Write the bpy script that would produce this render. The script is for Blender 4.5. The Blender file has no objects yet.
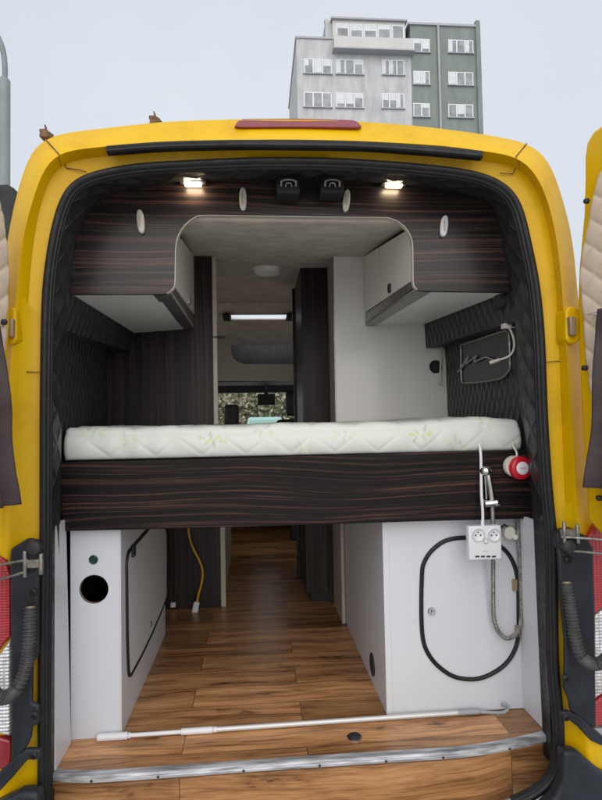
import bpy, math, random
import numpy as np
random.seed(7); rng = np.random.RandomState(7)
S = bpy.context.scene
S.cycles.max_bounces = 16; S.cycles.diffuse_bounces = 10; S.cycles.transparent_max_bounces = 12
COL = S.collection

# ------------------------------------------------------------------ camera calibration
FPX, VX, VY, ROLL = 560., 257., 422., .015          # focal length (px of a 602x800 frame), vanishing point of the van's axis
CAM = np.array([-.125, -1.8, 1.75])
_y = np.array([(VX-301)/FPX, (400-VY)/FPX, -1.]); _y /= np.linalg.norm(_y)
_u = np.array([-ROLL, 1, 0.]); _z = _u-_u.dot(_y)*_y; _z /= np.linalg.norm(_z)
_x = np.cross(_y, _z)
ROT = np.array([_x, _y, _z])
def ray(px, py): return ROT@np.array([(px-301)/FPX, (400-py)/FPX, -1.])
def P(px, py, Y): r = ray(px, py); return CAM+r*((Y-CAM[1])/r[1])
ZF = .62                                              # floor height
def F(px, py, Z=ZF): r = ray(px, py); return CAM+r*((Z-CAM[2])/r[2])
def PX(px, py, X): r = ray(px, py); return CAM+r*((X-CAM[0])/r[0])
def PL(px, py, p0, n): r = ray(px, py); return CAM+r*(np.dot(p0-CAM, n)/np.dot(r, n))
V = lambda *a: np.array(a, float)

cd = bpy.data.cameras.new('camera'); cam = bpy.data.objects.new('camera', cd); COL.objects.link(cam)
from mathutils import Matrix
m4 = Matrix.Identity(4)
for i in range(3):
    for j in range(3): m4[i][j] = ROT[i][j]
    m4[i][3] = CAM[i]
cam.matrix_world = m4
cd.sensor_fit = 'VERTICAL'; cd.sensor_height = 36; cd.sensor_width = 27; cd.lens = FPX*36/800
cd.clip_start = .02; cd.clip_end = 2000
S.camera = cam

# ------------------------------------------------------------------ materials
def nt(name):
    m = bpy.data.materials.new(name); m.use_nodes = True
    n = m.node_tree; return m, n, n.nodes['Principled BSDF']
def N(n, t, **k):
    x = n.nodes.new(t)
    for a, b in k.items():
        if a in x.inputs: x.inputs[a].default_value = b
        else: setattr(x, a, b)
    return x
def L(n, a, b): n.links.new(a, b)
def ramp(n, fac, stops):
    r = n.nodes.new('ShaderNodeValToRGB'); e = r.color_ramp.elements
    while len(e) < len(stops): e.new(.5)
    for i, (p, c) in enumerate(stops):
        e[i].position = p; e[i].color = (*c, 1) if len(c) == 3 else c
    L(n, fac, r.inputs[0]); return r
def coords(n, scale=(1, 1, 1), rot=(0, 0, 0), out='Object'):
    t = N(n, 'ShaderNodeTexCoord'); mp = N(n, 'ShaderNodeMapping'); mp.inputs['Scale'].default_value = scale; mp.inputs['Rotation'].default_value = rot
    L(n, t.outputs[out], mp.inputs[0]); return mp.outputs[0]
def mathn(n, op, a, b=None):
    x = n.nodes.new('ShaderNodeMath'); x.operation = op
    for i, q in enumerate((a, b)):
        if q is None: continue
        if hasattr(q, 'links'): L(n, q, x.inputs[i])
        else: x.inputs[i].default_value = q
    return x.outputs[0]
def plain(name, c, rough=.5, metal=0, coat=0, var=.0, scale=8, bump=0, bscale=60, spec=.5, rvar=0.12, stretch=(1, 1, 1)):
    m, n, b = nt(name)
    b.inputs['Roughness'].default_value = rough; b.inputs['Metallic'].default_value = metal
    b.inputs['Coat Weight'].default_value = coat; b.inputs['Coat Roughness'].default_value = .12
    b.inputs['Specular IOR Level'].default_value = spec
    co = coords(n, stretch)
    no = N(n, 'ShaderNodeTexNoise', Scale=scale, Detail=6.); L(n, co, no.inputs['Vector'])
    lo = tuple(max(0, x*(1-var)) for x in c); hi = tuple(min(1, x*(1+var)) for x in c)
    r = ramp(n, no.outputs['Fac'], [(.3, lo), (.7, hi)]); L(n, r.outputs[0], b.inputs['Base Color'])
    n2 = N(n, 'ShaderNodeTexNoise', Scale=scale*2.7, Detail=5.); L(n, co, n2.inputs['Vector'])
    mr = N(n, 'ShaderNodeMapRange'); mr.inputs['From Min'].default_value = .3; mr.inputs['From Max'].default_value = .7
    mr.inputs['To Min'].default_value = max(.03, rough-rvar); mr.inputs['To Max'].default_value = min(1, rough+rvar)
    L(n, n2.outputs['Fac'], mr.inputs[0]); L(n, mr.outputs[0], b.inputs['Roughness'])
    if bump:
        n3 = N(n, 'ShaderNodeTexNoise', Scale=bscale, Detail=4.); L(n, co, n3.inputs['Vector'])
        bp = N(n, 'ShaderNodeBump', Strength=bump, Distance=.004); L(n, n3.outputs['Fac'], bp.inputs['Height']); L(n, bp.outputs[0], b.inputs['Normal'])
    return m
def zebrano(name, vertical=False, dark=1., rough=.33, red=1., spec=.3):
    m, n, b = nt(name)
    sc = (70, 70, .5) if vertical else (.75, 95, 95)
    w = N(n, 'ShaderNodeTexNoise', Scale=1.1, Detail=2.); L(n, coords(n, (1.2, 1.2, .7) if vertical else (.8, 1.2, 1.6)), w.inputs['Vector'])
    sub = N(n, 'ShaderNodeVectorMath', operation='MULTIPLY_ADD')
    L(n, w.outputs['Color'], sub.inputs[0]); sub.inputs[1].default_value = (4.2, 4.2, 0) if vertical else (0, 0, 11)
    L(n, coords(n, sc), sub.inputs[2])
    a = N(n, 'ShaderNodeTexNoise', Scale=1., Detail=4., Roughness=.66); L(n, sub.outputs[0], a.inputs['Vector'])
    big = N(n, 'ShaderNodeTexNoise', Scale=1., Detail=2.); L(n, coords(n, (7, 7, .4) if vertical else (.5, 7, 7)), big.inputs['Vector'])
    k = .25 if vertical else 1
    r0 = ramp(n, a.outputs['Fac'], [(.30, (.006*dark, .0048*dark, .0055*dark)), (.47, (.0125*dark, .0095*dark, .0102*dark)), (.55, (.024*dark, .017*dark, .0165*dark)),
        (.605, ((.034+.075*k*red)*dark, (.023+.028*k*red)*dark, (.021+.017*k*red)*dark)), (.65, (.026*dark, .018*dark, .017*dark)), (.74, (.012*dark, .009*dark, .0095*dark))])
    bg_ = ramp(n, big.outputs['Fac'], [(.35, (.62, .62, .66)), (.65, (1.25, 1.2, 1.16))])
    r = N(n, 'ShaderNodeMix', data_type='RGBA', blend_type='MULTIPLY'); r.inputs[0].default_value = 1; L(n, r0.outputs[0], r.inputs[6]); L(n, bg_.outputs[0], r.inputs[7])
    L(n, r.outputs[2], b.inputs['Base Color'])
    b.inputs['Roughness'].default_value = rough; b.inputs['Specular IOR Level'].default_value = spec
    bp = N(n, 'ShaderNodeBump', Strength=.08, Distance=.002); L(n, a.outputs['Fac'], bp.inputs['Height']); L(n, bp.outputs[0], b.inputs['Normal'])
    return m
def plank(name, axis='Y', tint=1., rowh=.193):
    m, n, b = nt(name)
    t = N(n, 'ShaderNodeTexCoord'); sp = N(n, 'ShaderNodeSeparateXYZ'); L(n, t.outputs['Object'], sp.inputs[0])
    cb = N(n, 'ShaderNodeCombineXYZ'); L(n, sp.outputs['X'], cb.inputs[0]); L(n, sp.outputs[axis], cb.inputs[1])
    br = N(n, 'ShaderNodeTexBrick', Scale=1., offset=.37, offset_frequency=2)
    br.inputs['Brick Width'].default_value = 1.16; br.inputs['Row Height'].default_value = rowh*.82; br.inputs['Mortar Size'].default_value = .0016
    br.inputs['Mortar Smooth'].default_value = .3; br.inputs['Bias'].default_value = 0.
    br.inputs['Color1'].default_value = (0, 0, 0, 1); br.inputs['Color2'].default_value = (1, 1, 1, 1); br.inputs['Mortar'].default_value = (.5, .5, .5, 1)
    L(n, cb.outputs[0], br.inputs['Vector'])
    off = N(n, 'ShaderNodeVectorMath', operation='MULTIPLY_ADD'); L(n, br.outputs['Color'], off.inputs[0]); off.inputs[1].default_value = (7.3, 3.1, 5.7)
    L(n, cb.outputs[0], off.inputs[2])
    k = tint
    wq = N(n, 'ShaderNodeTexNoise', Scale=2.2, Detail=2.); L(n, off.outputs[0], wq.inputs['Vector'])
    def grain(sx, sy, warp, det, rgh):
        ms = N(n, 'ShaderNodeMapping'); ms.inputs['Scale'].default_value = (sx, sy, 1); L(n, off.outputs[0], ms.inputs[0])
        ad = N(n, 'ShaderNodeVectorMath', operation='MULTIPLY_ADD'); L(n, wq.outputs['Color'], ad.inputs[0]); ad.inputs[1].default_value = (.2, warp, 0); L(n, ms.outputs[0], ad.inputs[2])
        g_ = N(n, 'ShaderNodeTexNoise', Scale=1., Detail=det, Roughness=rgh); L(n, ad.outputs[0], g_.inputs['Vector']); return g_
    ga, gb, gc = grain(1.6, 22, 2.2, 5., .6), grain(5, 120, 9, 4., .6), grain(14, 420, 20, 2., .5)
    gm = mathn(n, 'ADD', mathn(n, 'MULTIPLY', ga.outputs['Fac'], .5), mathn(n, 'ADD', mathn(n, 'MULTIPLY', gb.outputs['Fac'], .34), mathn(n, 'MULTIPLY', gc.outputs['Fac'], .16)))
    class _G: outputs = {'Fac': gm}
    g = _G
    r = ramp(n, gm, [(.36, (.055*k, .023*k, .009*k)), (.44, (.145*k, .068*k, .027*k)), (.51, (.235*k, .120*k, .051*k)), (.60, (.315*k, .172*k, .078*k))])
    m2 = N(n, 'ShaderNodeMapping'); m2.inputs['Scale'].default_value = (4.2, 11, 1); L(n, off.outputs[0], m2.inputs[0])
    v = N(n, 'ShaderNodeTexNoise', Scale=1.15, Detail=4., Roughness=.6); L(n, m2.outputs[0], v.inputs['Vector'])
    kr = ramp(n, v.outputs['Fac'], [(.25, (.10, .085, .08)), (.31, (.35, .31, .28)), (.36, (.8, .77, .74)), (.46, (1, 1, 1))])
    mx = N(n, 'ShaderNodeMix', data_type='RGBA', blend_type='MULTIPLY'); mx.inputs[0].default_value = 1
    L(n, r.outputs[0], mx.inputs[6]); L(n, kr.outputs[0], mx.inputs[7])
    tone = ramp(n, br.outputs['Color'], [(0, (.52, .49, .45)), (.5, (.86, .83, .79)), (1, (1.2, 1.18, 1.15))])
    m3 = N(n, 'ShaderNodeMix', data_type='RGBA', blend_type='MULTIPLY'); m3.inputs[0].default_value = 1
    L(n, mx.outputs[2], m3.inputs[6]); L(n, tone.outputs[0], m3.inputs[7])
    m5 = N(n, 'ShaderNodeMix', data_type='RGBA'); L(n, br.outputs['Fac'], m5.inputs[0]); L(n, m3.outputs[2], m5.inputs[6]); m5.inputs[7].default_value = (.09, .045, .022, 1)
    L(n, m5.outputs[2], b.inputs['Base Color'])
    rr = N(n, 'ShaderNodeMapRange'); rr.inputs['To Min'].default_value = .2; rr.inputs['To Max'].default_value = .46; L(n, g.outputs['Fac'], rr.inputs[0]); L(n, rr.outputs[0], b.inputs['Roughness'])
    bp = N(n, 'ShaderNodeBump', Strength=.25, Distance=.002); hh = mathn(n, 'SUBTRACT', g.outputs['Fac'], br.outputs['Fac'])
    L(n, hh, bp.inputs['Height']); L(n, bp.outputs[0], b.inputs['Normal'])
    return m
def quilt(name, c, w, h, depth=.012, strength=.9, rough=.45, seam=None):
    m, n, b = nt(name)
    t = N(n, 'ShaderNodeTexCoord'); sp = N(n, 'ShaderNodeSeparateXYZ'); L(n, t.outputs['UV'], sp.inputs[0])
    u = mathn(n, 'DIVIDE', sp.outputs[0], w); v = mathn(n, 'DIVIDE', sp.outputs[1], h)
    def wv(x):
        s = mathn(n, 'ABSOLUTE', mathn(n, 'SINE', mathn(n, 'MULTIPLY', x, math.pi)))
        return mathn(n, 'POWER', s, .55)
    hgt = mathn(n, 'MULTIPLY', wv(mathn(n, 'ADD', u, v)), wv(mathn(n, 'SUBTRACT', u, v)))
    no = N(n, 'ShaderNodeTexNoise', Scale=140., Detail=3.); L(n, t.outputs['UV'], no.inputs['Vector'])
    hg2 = mathn(n, 'ADD', hgt, mathn(n, 'MULTIPLY', no.outputs['Fac'], .09))
    bp = N(n, 'ShaderNodeBump', Strength=strength, Distance=depth); L(n, hg2, bp.inputs['Height']); L(n, bp.outputs[0], b.inputs['Normal'])
    sm = seam or tuple(x*.6 for x in c)
    r = ramp(n, hgt, [(0., sm), (.22, c), (1, c)]); L(n, r.outputs[0], b.inputs['Base Color'])
    b.inputs['Roughness'].default_value = rough
    return m
def emit(name, c, s):
    m, n, b = nt(name); b.inputs['Base Color'].default_value = (.9, .9, .85, 1); b.inputs['Emission Color'].default_value = (*c, 1); b.inputs['Emission Strength'].default_value = s; return m
def glassy(name, tint=(.85, .9, .9), refl=.08, rough=.02):
    m, n, b = nt(name)
    tr = N(n, 'ShaderNodeBsdfTransparent'); tr.inputs[0].default_value = (*tint, 1)
    gl = N(n, 'ShaderNodeBsdfGlossy'); gl.inputs['Roughness'].default_value = rough
    lw = N(n, 'ShaderNodeLayerWeight', Blend=.25); mx = N(n, 'ShaderNodeMixShader')
    f = mathn(n, 'ADD', mathn(n, 'MULTIPLY', lw.outputs['Fresnel'], .5), refl)
    L(n, f, mx.inputs[0]); L(n, tr.outputs[0], mx.inputs[1]); L(n, gl.outputs[0], mx.inputs[2])
    L(n, mx.outputs[0], n.nodes['Material Output'].inputs[0]); return m
def vcol(name, rough=.6, bump=.2, bscale=400):
    m, n, b = nt(name); a = N(n, 'ShaderNodeVertexColor', layer_name='print'); L(n, a.outputs[0], b.inputs['Base Color']); b.inputs['Roughness'].default_value = rough
    no = N(n, 'ShaderNodeTexNoise', Scale=bscale, Detail=3.); L(n, coords(n), no.inputs['Vector'])
    n2 = N(n, 'ShaderNodeTexNoise', Scale=9., Detail=4.); L(n, coords(n), n2.inputs['Vector'])
    bp = N(n, 'ShaderNodeBump', Strength=bump, Distance=.006); L(n, mathn(n, 'ADD', mathn(n, 'MULTIPLY', no.outputs['Fac'], .15), n2.outputs['Fac']), bp.inputs['Height']); L(n, bp.outputs[0], b.inputs['Normal']); return m

def yellow_paint():
    m, n, b = nt('yellow_paint')
    co = coords(n); no = N(n, 'ShaderNodeTexNoise', Scale=5., Detail=9., Roughness=.68); L(n, co, no.inputs['Vector'])
    r = ramp(n, no.outputs['Fac'], [(.28, (.58, .32, .001)), (.45, (.69, .415, .0)), (.7, (.71, .432, .0))])
    g = N(n, 'ShaderNodeTexNoise', Scale=38., Detail=6., Roughness=.7); L(n, co, g.inputs['Vector'])
    gr = ramp(n, g.outputs['Fac'], [(.27, (.5, .42, .4)), (.36, (1, 1, 1))])
    mx = N(n, 'ShaderNodeMix', data_type='RGBA', blend_type='MULTIPLY'); mx.inputs[0].default_value = .6; L(n, r.outputs[0], mx.inputs[6]); L(n, gr.outputs[0], mx.inputs[7])
    L(n, mx.outputs[2], b.inputs['Base Color'])
    rr = N(n, 'ShaderNodeMapRange'); rr.inputs['To Min'].default_value = .5; rr.inputs['To Max'].default_value = .25; L(n, no.outputs['Fac'], rr.inputs[0]); L(n, rr.outputs[0], b.inputs['Roughness'])
    b.inputs['Coat Weight'].default_value = .08; b.inputs['Coat Roughness'].default_value = .2; b.inputs['Specular IOR Level'].default_value = .28
    bp = N(n, 'ShaderNodeBump', Strength=.05, Distance=.01); n4 = N(n, 'ShaderNodeTexNoise', Scale=12., Detail=2.); L(n, co, n4.inputs['Vector']); L(n, n4.outputs['Fac'], bp.inputs['Height']); L(n, bp.outputs[0], b.inputs['Normal'])
    return m
MY = yellow_paint()
MRUB = plain('black_rubber', (.012, .0125, .014), .5, spec=.32, var=.35, scale=14, bump=.15)
MBLK = plain('black_plastic', (.017, .018, .022), .5, spec=.32, var=.3, scale=16, bump=.25, bscale=220)
MTRIM = plain('navy_black_plastic', (.016, .02, .028), .42, spec=.32, var=.4, scale=7, bump=.2, bscale=160)
MRED = plain('red_lens', (.36, .008, .018), .12, coat=.6, var=.15, scale=30, bump=.25, bscale=90)
def ribbed(m, sc):
    n = m.node_tree; b = n.nodes['Principled BSDF']; wv = N(n, 'ShaderNodeTexWave', Scale=sc, bands_direction='Z'); L(n, coords(n), wv.inputs['Vector'])
    w2 = N(n, 'ShaderNodeTexWave', Scale=sc*.7, bands_direction='X'); L(n, coords(n), w2.inputs['Vector'])
    bp = N(n, 'ShaderNodeBump', Strength=.55, Distance=.004); L(n, mathn(n, 'ADD', wv.outputs['Fac'], mathn(n, 'MULTIPLY', w2.outputs['Fac'], .6)), bp.inputs['Height']); L(n, bp.outputs[0], b.inputs['Normal'])
MREDS = plain('dull_red_lens', (.22, .012, .022), .2, coat=.5, var=.15, scale=20)
MCLR = plain('clear_lens', (.62, .63, .64), .12, metal=.45, var=.35, scale=45, bump=.6, bscale=60)
ribbed(MRED, 38); ribbed(MCLR, 30)
MGREY = plain('grey_plastic', (.32, .33, .36), .5, var=.08)
MWHITE = plain('white_laminate', (.60, .62, .668), .36, var=.025, scale=2, rvar=.02)
MWGLOSS = plain('white_gloss_panel', (.80, .785, .755), .2, coat=.2, var=.02, scale=2, rvar=.02)
MLAMP = plain('opal_lamp', (.88, .875, .86), .3, var=.01, rvar=.02)
MWLOCK = plain('white_board_brightened', (.82, .815, .79), .35, var=.02, scale=2, rvar=.02)  # brighter copy of the white laminate, lifts the shaded lockers
MWALU = plain('brushed_aluminium', (.30, .30, .31), .38, metal=.85, var=.25, scale=40)
MSTRIP = plain('worn_aluminium', (.42, .435, .46), .42, metal=.4, var=.62, scale=15, bump=.25, bscale=90, stretch=(.5, 4, 4))
MCHR = plain('chrome', (.62, .62, .63), .16, metal=1, var=.1, scale=20)
MSTEEL = plain('dull_steel', (.28, .27, .26), .42, metal=.8, var=.4, scale=50)
MRUST = plain('rusty_metal', (.13, .07, .035), .8, var=.6, scale=40, bump=.5, bscale=90)
MBAND = plain('pale_edge_band', (.50, .46, .41), .4, var=.05)
MWPL = plain('white_plastic', (.70, .71, .745), .3, var=.02, rvar=.03)
MIVORY = plain('ivory_plastic', (.62, .60, .55), .35, var=.05)
MCEIL = plain('greige_suede', (.59, .54, .485), .9, var=.16, scale=10, bump=.35, bscale=30, spec=.2)
MDARK = plain('dark_cab_trim', (.02, .02, .022), .6, var=.2)
MGRYP = plain('beige_grey_board', (.44, .40, .36), .6, var=.06)
MZ = zebrano('zebrano_wood', dark=.72, red=1.35, rough=.45, spec=.16)
MZF = zebrano('zebrano_wood_skylit', dark=1.7, rough=.34, red=.6, spec=.4)  # lighter zebrano copy; the sky's reflection is put into its base colour
MZV = zebrano('dark_upright_grain', True, dark=1.3, rough=.4)
MPL = plank('oak_planks', tint=1.95); MPLR = plank('oak_riser', 'Z', 1.75, rowh=.24)
MQB = quilt('black_quilting', (.0175, .018, .021), .105, .13, .012, 1., .4, seam=(.012, .012, .014))
MQW = quilt('black_wall_quilting', (.026, .026, .029), .062, .10, .014, 1., .45, seam=(.01, .01, .011))
MQC = plain('beige_leatherette', (.66, .54, .43), .42, var=.04, scale=6, bump=.12, bscale=300)
MCLOTH = plain('mauve_grey_cloth', (.085, .066, .068), .95, var=.25, scale=12, bump=.6, bscale=260, spec=.15)
MLED = emit('led_diffuser', (1, .80, .5), 40)
MCON = plain('concrete_ground', (.47, .465, .455), .85, var=.2, scale=.8, bump=.4, bscale=12)
MASPH = plain('asphalt', (.052, .052, .055), .85, var=.3, scale=2, bump=.5, bscale=40)
MYCAB = plain('yellow_cable', (.62, .33, .02), .45, var=.08)
MHOSE = plain('grey_corrugated_hose', (.055, .057, .058), .5, var=.3, scale=40)
MTEAL = plain('teal_fabric', (.46, .68, .62), .8, var=.1)
MGREEN = plain('green_button', (.004, .045, .026), .3, var=.1)
MREDP = plain('red_plastic', (.50, .008, .018), .28, var=.06)
MGLASS = glassy('clear_glass'); MDGL = glassy('dark_window_glass', (.06, .065, .07), .06)
MTAN = plain('tan_metal', (.35, .27, .17), .45, metal=.3, var=.2)

# ------------------------------------------------------------------ mesh helpers
class MB:
    def __init__(s): s.v = []; s.f = []; s.uv = {}
    def add(s, pts): i = len(s.v); s.v += [tuple(map(float, p)) for p in pts]; return list(range(i, i+len(pts)))
    def face(s, idx, uv=None):
        if uv is not None: s.uv[len(s.f)] = uv
        s.f.append(tuple(idx))
    def box(s, a, b):
        a, b = np.minimum(a, b), np.maximum(a, b)
        i = s.add([(x, y, z) for z in (a[2], b[2]) for y in (a[1], b[1]) for x in (a[0], b[0])])
        for q in ((0, 2, 3, 1), (4, 5, 7, 6), (0, 1, 5, 4), (2, 6, 7, 3), (0, 4, 6, 2), (1, 3, 7, 5)): s.face([i[k] for k in q])
        return s
    def hexa(s, front, back):          # two 4-point loops
        return s.prism(front, back)
    def prism(s, front, back):
        n = len(front); a = s.add(front); b = s.add(back)
        s.face(a[::-1]); s.face(b)
        for k in range(n): s.face((a[k], a[(k+1) % n], b[(k+1) % n], b[k]))
        return s
    def loft(s, rings, closed=False, uvs=None):
        ids = [s.add(r) for r in rings]; n = len(rings[0])
        for j in range(len(ids)-1):
            for k in range(n if closed else n-1):
                k2 = (k+1) % n
                uv = None if uvs is None else [uvs[j][k], uvs[j][k2], uvs[j+1][k2], uvs[j+1][k]]
                s.face((ids[j][k], ids[j][k2], ids[j+1][k2], ids[j+1][k]), uv)
        return ids
    def tube(s, path, r, n=10, closed=False, caps=True, rfun=None):
        p = [np.array(q, float) for q in path]; m = len(p); rings = []
        nrm = None
        for i in range(m):
            t = p[(i+1) % m]-p[i-1] if closed else p[min(i+1, m-1)]-p[max(i-1, 0)]
            t = t/(np.linalg.norm(t)+1e-12)
            if nrm is None:
                a = np.array([0, 0, 1.]) if abs(t[2]) < .9 else np.array([1., 0, 0]); nrm = np.cross(t, a)
            nrm = nrm-nrm.dot(t)*t; nrm /= np.linalg.norm(nrm)+1e-12
            bn = np.cross(t, nrm); rr = rfun(i) if rfun else (r[i] if hasattr(r, '__len__') else r)
            rings.append([p[i]+rr*(math.cos(2*math.pi*k/n)*nrm+math.sin(2*math.pi*k/n)*bn) for k in range(n)])
        if closed: rings.append(rings[0])
        ids = s.loft(rings, True)
        if caps and not closed: s.face(ids[0][::-1]); s.face(ids[-1])
        return s
    def lathe(s, c, ax, prof, n=28, caps=True):   # prof: list of (radius, distance along ax)
        ax = np.array(ax, float); ax /= np.linalg.norm(ax)
        a = np.cross(ax, [0, 0, 1.] if abs(ax[2]) < .9 else [1., 0, 0]); a /= np.linalg.norm(a); b = np.cross(ax, a)
        c = np.array(c, float)
        rings = [[c+ax*h+r*(math.cos(2*math.pi*k/n)*a+math.sin(2*math.pi*k/n)*b) for k in range(n)] for r, h in prof]
        ids = s.loft(rings, True)
        if caps: s.face(ids[0][::-1]); s.face(ids[-1])
        return s
    def ell(s, c, r, n=10):
        c = np.array(c, float); rings = []
        for j in range(n+1):
            t = math.pi*j/n; rings.append([c+np.array([r[0]*math.sin(t)*math.cos(2*math.pi*k/(2*n)), r[1]*math.sin(t)*math.sin(2*math.pi*k/(2*n)), r[2]*math.cos(t)]) for k in range(2*n)])
        s.loft(rings, True); return s
def obj(name, mb, mat, parent=None, smooth=True, bevel=0, label=None, cat=None, group=None, kind=None, seg=2, angle=40):
    v = np.array(mb.v)
    if parent is None: o0 = np.array([(v[:, 0].min()+v[:, 0].max())/2, (v[:, 1].min()+v[:, 1].max())/2, v[:, 2].min()])
    else: o0 = np.array(WORLD[parent.name])
    me = bpy.data.meshes.new(name); me.from_pydata([tuple(q) for q in v-o0], [], mb.f); me.validate()
    if mb.uv:
        uvl = me.uv_layers.new(name='UVMap')
        for pi, poly in enumerate(me.polygons):
            if pi in mb.uv:
                for li, uv in zip(poly.loop_indices, mb.uv[pi]): uvl.data[li].uv = uv
    import bmesh
    bm = bmesh.new(); bm.from_mesh(me)
    if not mb.uv: bmesh.ops.remove_doubles(bm, verts=bm.verts, dist=1e-6)
    bmesh.ops.recalc_face_normals(bm, faces=bm.faces); bm.to_mesh(me); bm.free()
    if mat is not None: me.materials.append(mat)
    o = bpy.data.objects.new(name, me); COL.objects.link(o)
    if parent is None: o.location = o0
    else: o.parent = parent
    WORLD[o.name] = o0
    if smooth:
        for p in me.polygons: p.use_smooth = True
        try: me.set_sharp_from_angle(angle=math.radians(angle))
        except Exception: pass
    if bevel:
        b = o.modifiers.new('bevel', 'BEVEL'); b.width = bevel; b.segments = seg; b.limit_method = 'ANGLE'; b.angle_limit = math.radians(38); b.harden_normals = False
    tag(o, label, cat, group, kind); return o
WORLD = {}
def tag(o, label=None, cat=None, group=None, kind=None):
    for k, x in (('label', label), ('category', cat), ('group', group), ('kind', kind)):
        if x: o[k] = x
    return o
def thing(name, loc, label, cat, group=None):
    o = bpy.data.objects.new(name, None); COL.objects.link(o); o.location = loc; o.empty_display_size = .05; WORLD[o.name] = np.array(loc, float)
    return tag(o, label, cat, group)
def solid(o, t, off=0): s = o.modifiers.new('solid', 'SOLIDIFY'); s.thickness = t; s.offset = off; return o
def subd(o, l=1): s = o.modifiers.new('sub', 'SUBSURF'); s.levels = l; s.render_levels = l; return o
def resample(pts, n, smooth=True):
    p = np.array(pts, float)
    if smooth and len(p) > 2:
        q = [p[0]]
        for i in range(len(p)-1):
            p0, p1, p2, p3 = p[max(i-1, 0)], p[i], p[i+1], p[min(i+2, len(p)-1)]
            for t in np.linspace(0, 1, 9)[1:]:
                q.append(.5*((2*p1)+(-p0+p2)*t+(2*p0-5*p1+4*p2-p3)*t*t+(-p0+3*p1-3*p2+p3)*t**3))
        p = np.array(q)
    d = np.r_[0, np.cumsum(np.linalg.norm(np.diff(p, axis=0), axis=1))]
    s = np.linspace(0, d[-1], n)
    return np.array([[np.interp(x, d, p[:, k]) for k in range(p.shape[1])] for x in s])
def ring(l, t, r, n=(90, 70, 90)):
    a, b, c = resample(l, n[0]), resample(t, n[1]), resample(r, n[2]); p = np.vstack([a, b[1:], c[1:]])
    for it in range(8): p[1:-1] = p[1:-1]*.5+(p[:-2]+p[2:])*.25
    return p
def pxs(tr, Y): return np.array([P(x, y, Y) for x, y in tr])
def ext(pts, Y0, Y1, mb=None):      # outline traced at depth Y0, extruded straight to Y1
    mb = mb or MB(); a = [P(x, y, Y0) for x, y in pts]; b = [V(q[0], Y1, q[2]) for q in a]; mb.prism(a, b); return mb
def superell(c, ux, uz, hw, hh, n=64, e=2.6):
    out = []
    for k in range(n):
        t = 2*math.pi*k/n; cx, sx = math.cos(t), math.sin(t)
        out.append(c+ux*hw*math.copysign(abs(cx)**(2/e), cx)+uz*hh*math.copysign(abs(sx)**(2/e), sx))
    return out
X1, Y1, Z1 = V(1, 0, 0), V(0, 1, 0), V(0, 0, 1)

# ================================================================== WORLD AND LIGHT
w = bpy.data.worlds.new('World'); S.world = w; w.use_nodes = True; n = w.node_tree
bg = n.nodes['Background']; sky = N(n, 'ShaderNodeTexSky', sky_type='NISHITA', sun_disc=False)
SUN_EL, SUN_AZ = math.radians(31), math.radians(181)
sky.sun_elevation = SUN_EL; sky.sun_rotation = SUN_AZ; sky.dust_density = 6; sky.air_density = 1.2
t = N(n, 'ShaderNodeTexCoord'); cn = N(n, 'ShaderNodeTexNoise', Scale=1.6, Detail=5.); L(n, t.outputs['Generated'], cn.inputs['Vector'])
cr = ramp(n, cn.outputs['Fac'], [(.3, (6.4, 6.9, 7.6)), (.7, (7.6, 8.0, 8.6))])
mx = N(n, 'ShaderNodeMix', data_type='RGBA'); mx.inputs[0].default_value = .88
L(n, sky.outputs[0], mx.inputs[6]); L(n, cr.outputs[0], mx.inputs[7]); L(n, mx.outputs[2], bg.inputs[0]); bg.inputs[1].default_value = .1
sd = bpy.data.lights.new('sun', 'SUN'); sd.energy = 2.2; sd.angle = math.radians(95); sd.color = (1, .98, .95)
so = bpy.data.objects.new('sun', sd); COL.objects.link(so)
sdir = V(math.sin(SUN_AZ)*math.cos(SUN_EL), math.cos(SUN_AZ)*math.cos(SUN_EL), math.sin(SUN_EL))
from mathutils import Vector
so.rotation_euler = Vector(-sdir).to_track_quat('-Z', 'Y').to_euler(); so.location = (0, -3, 9)
vs = S.view_settings; vs.view_transform = 'Standard'; vs.look = 'None'; vs.exposure = .12; vs.gamma = 1; vs.use_curve_mapping = False

# ================================================================== GROUND
mb = MB(); i = mb.add([(-400, -400, 0), (400, -400, 0), (400, 400, 0), (-400, 400, 0)]); mb.face(i); obj('ground', mb, MCON, kind='structure', smooth=False)
mb = MB(); i = mb.add([(-400, 22, .004), (400, 22, .004), (400, 30, .004), (-400, 30, .004)]); mb.face(i); obj('road', mb, MASPH, kind='structure', smooth=False)
mb = MB(); mb.box(V(-400, 30, 0), V(400, 33, .13)); obj('pavement', mb, MGREY, kind='structure', smooth=False, bevel=.02)

# ================================================================== THE VAN
VAN = thing('camper_van', (.03, 2.4, 0), 'yellow high-roof camper van seen from behind with both rear doors open', 'van')
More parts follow.
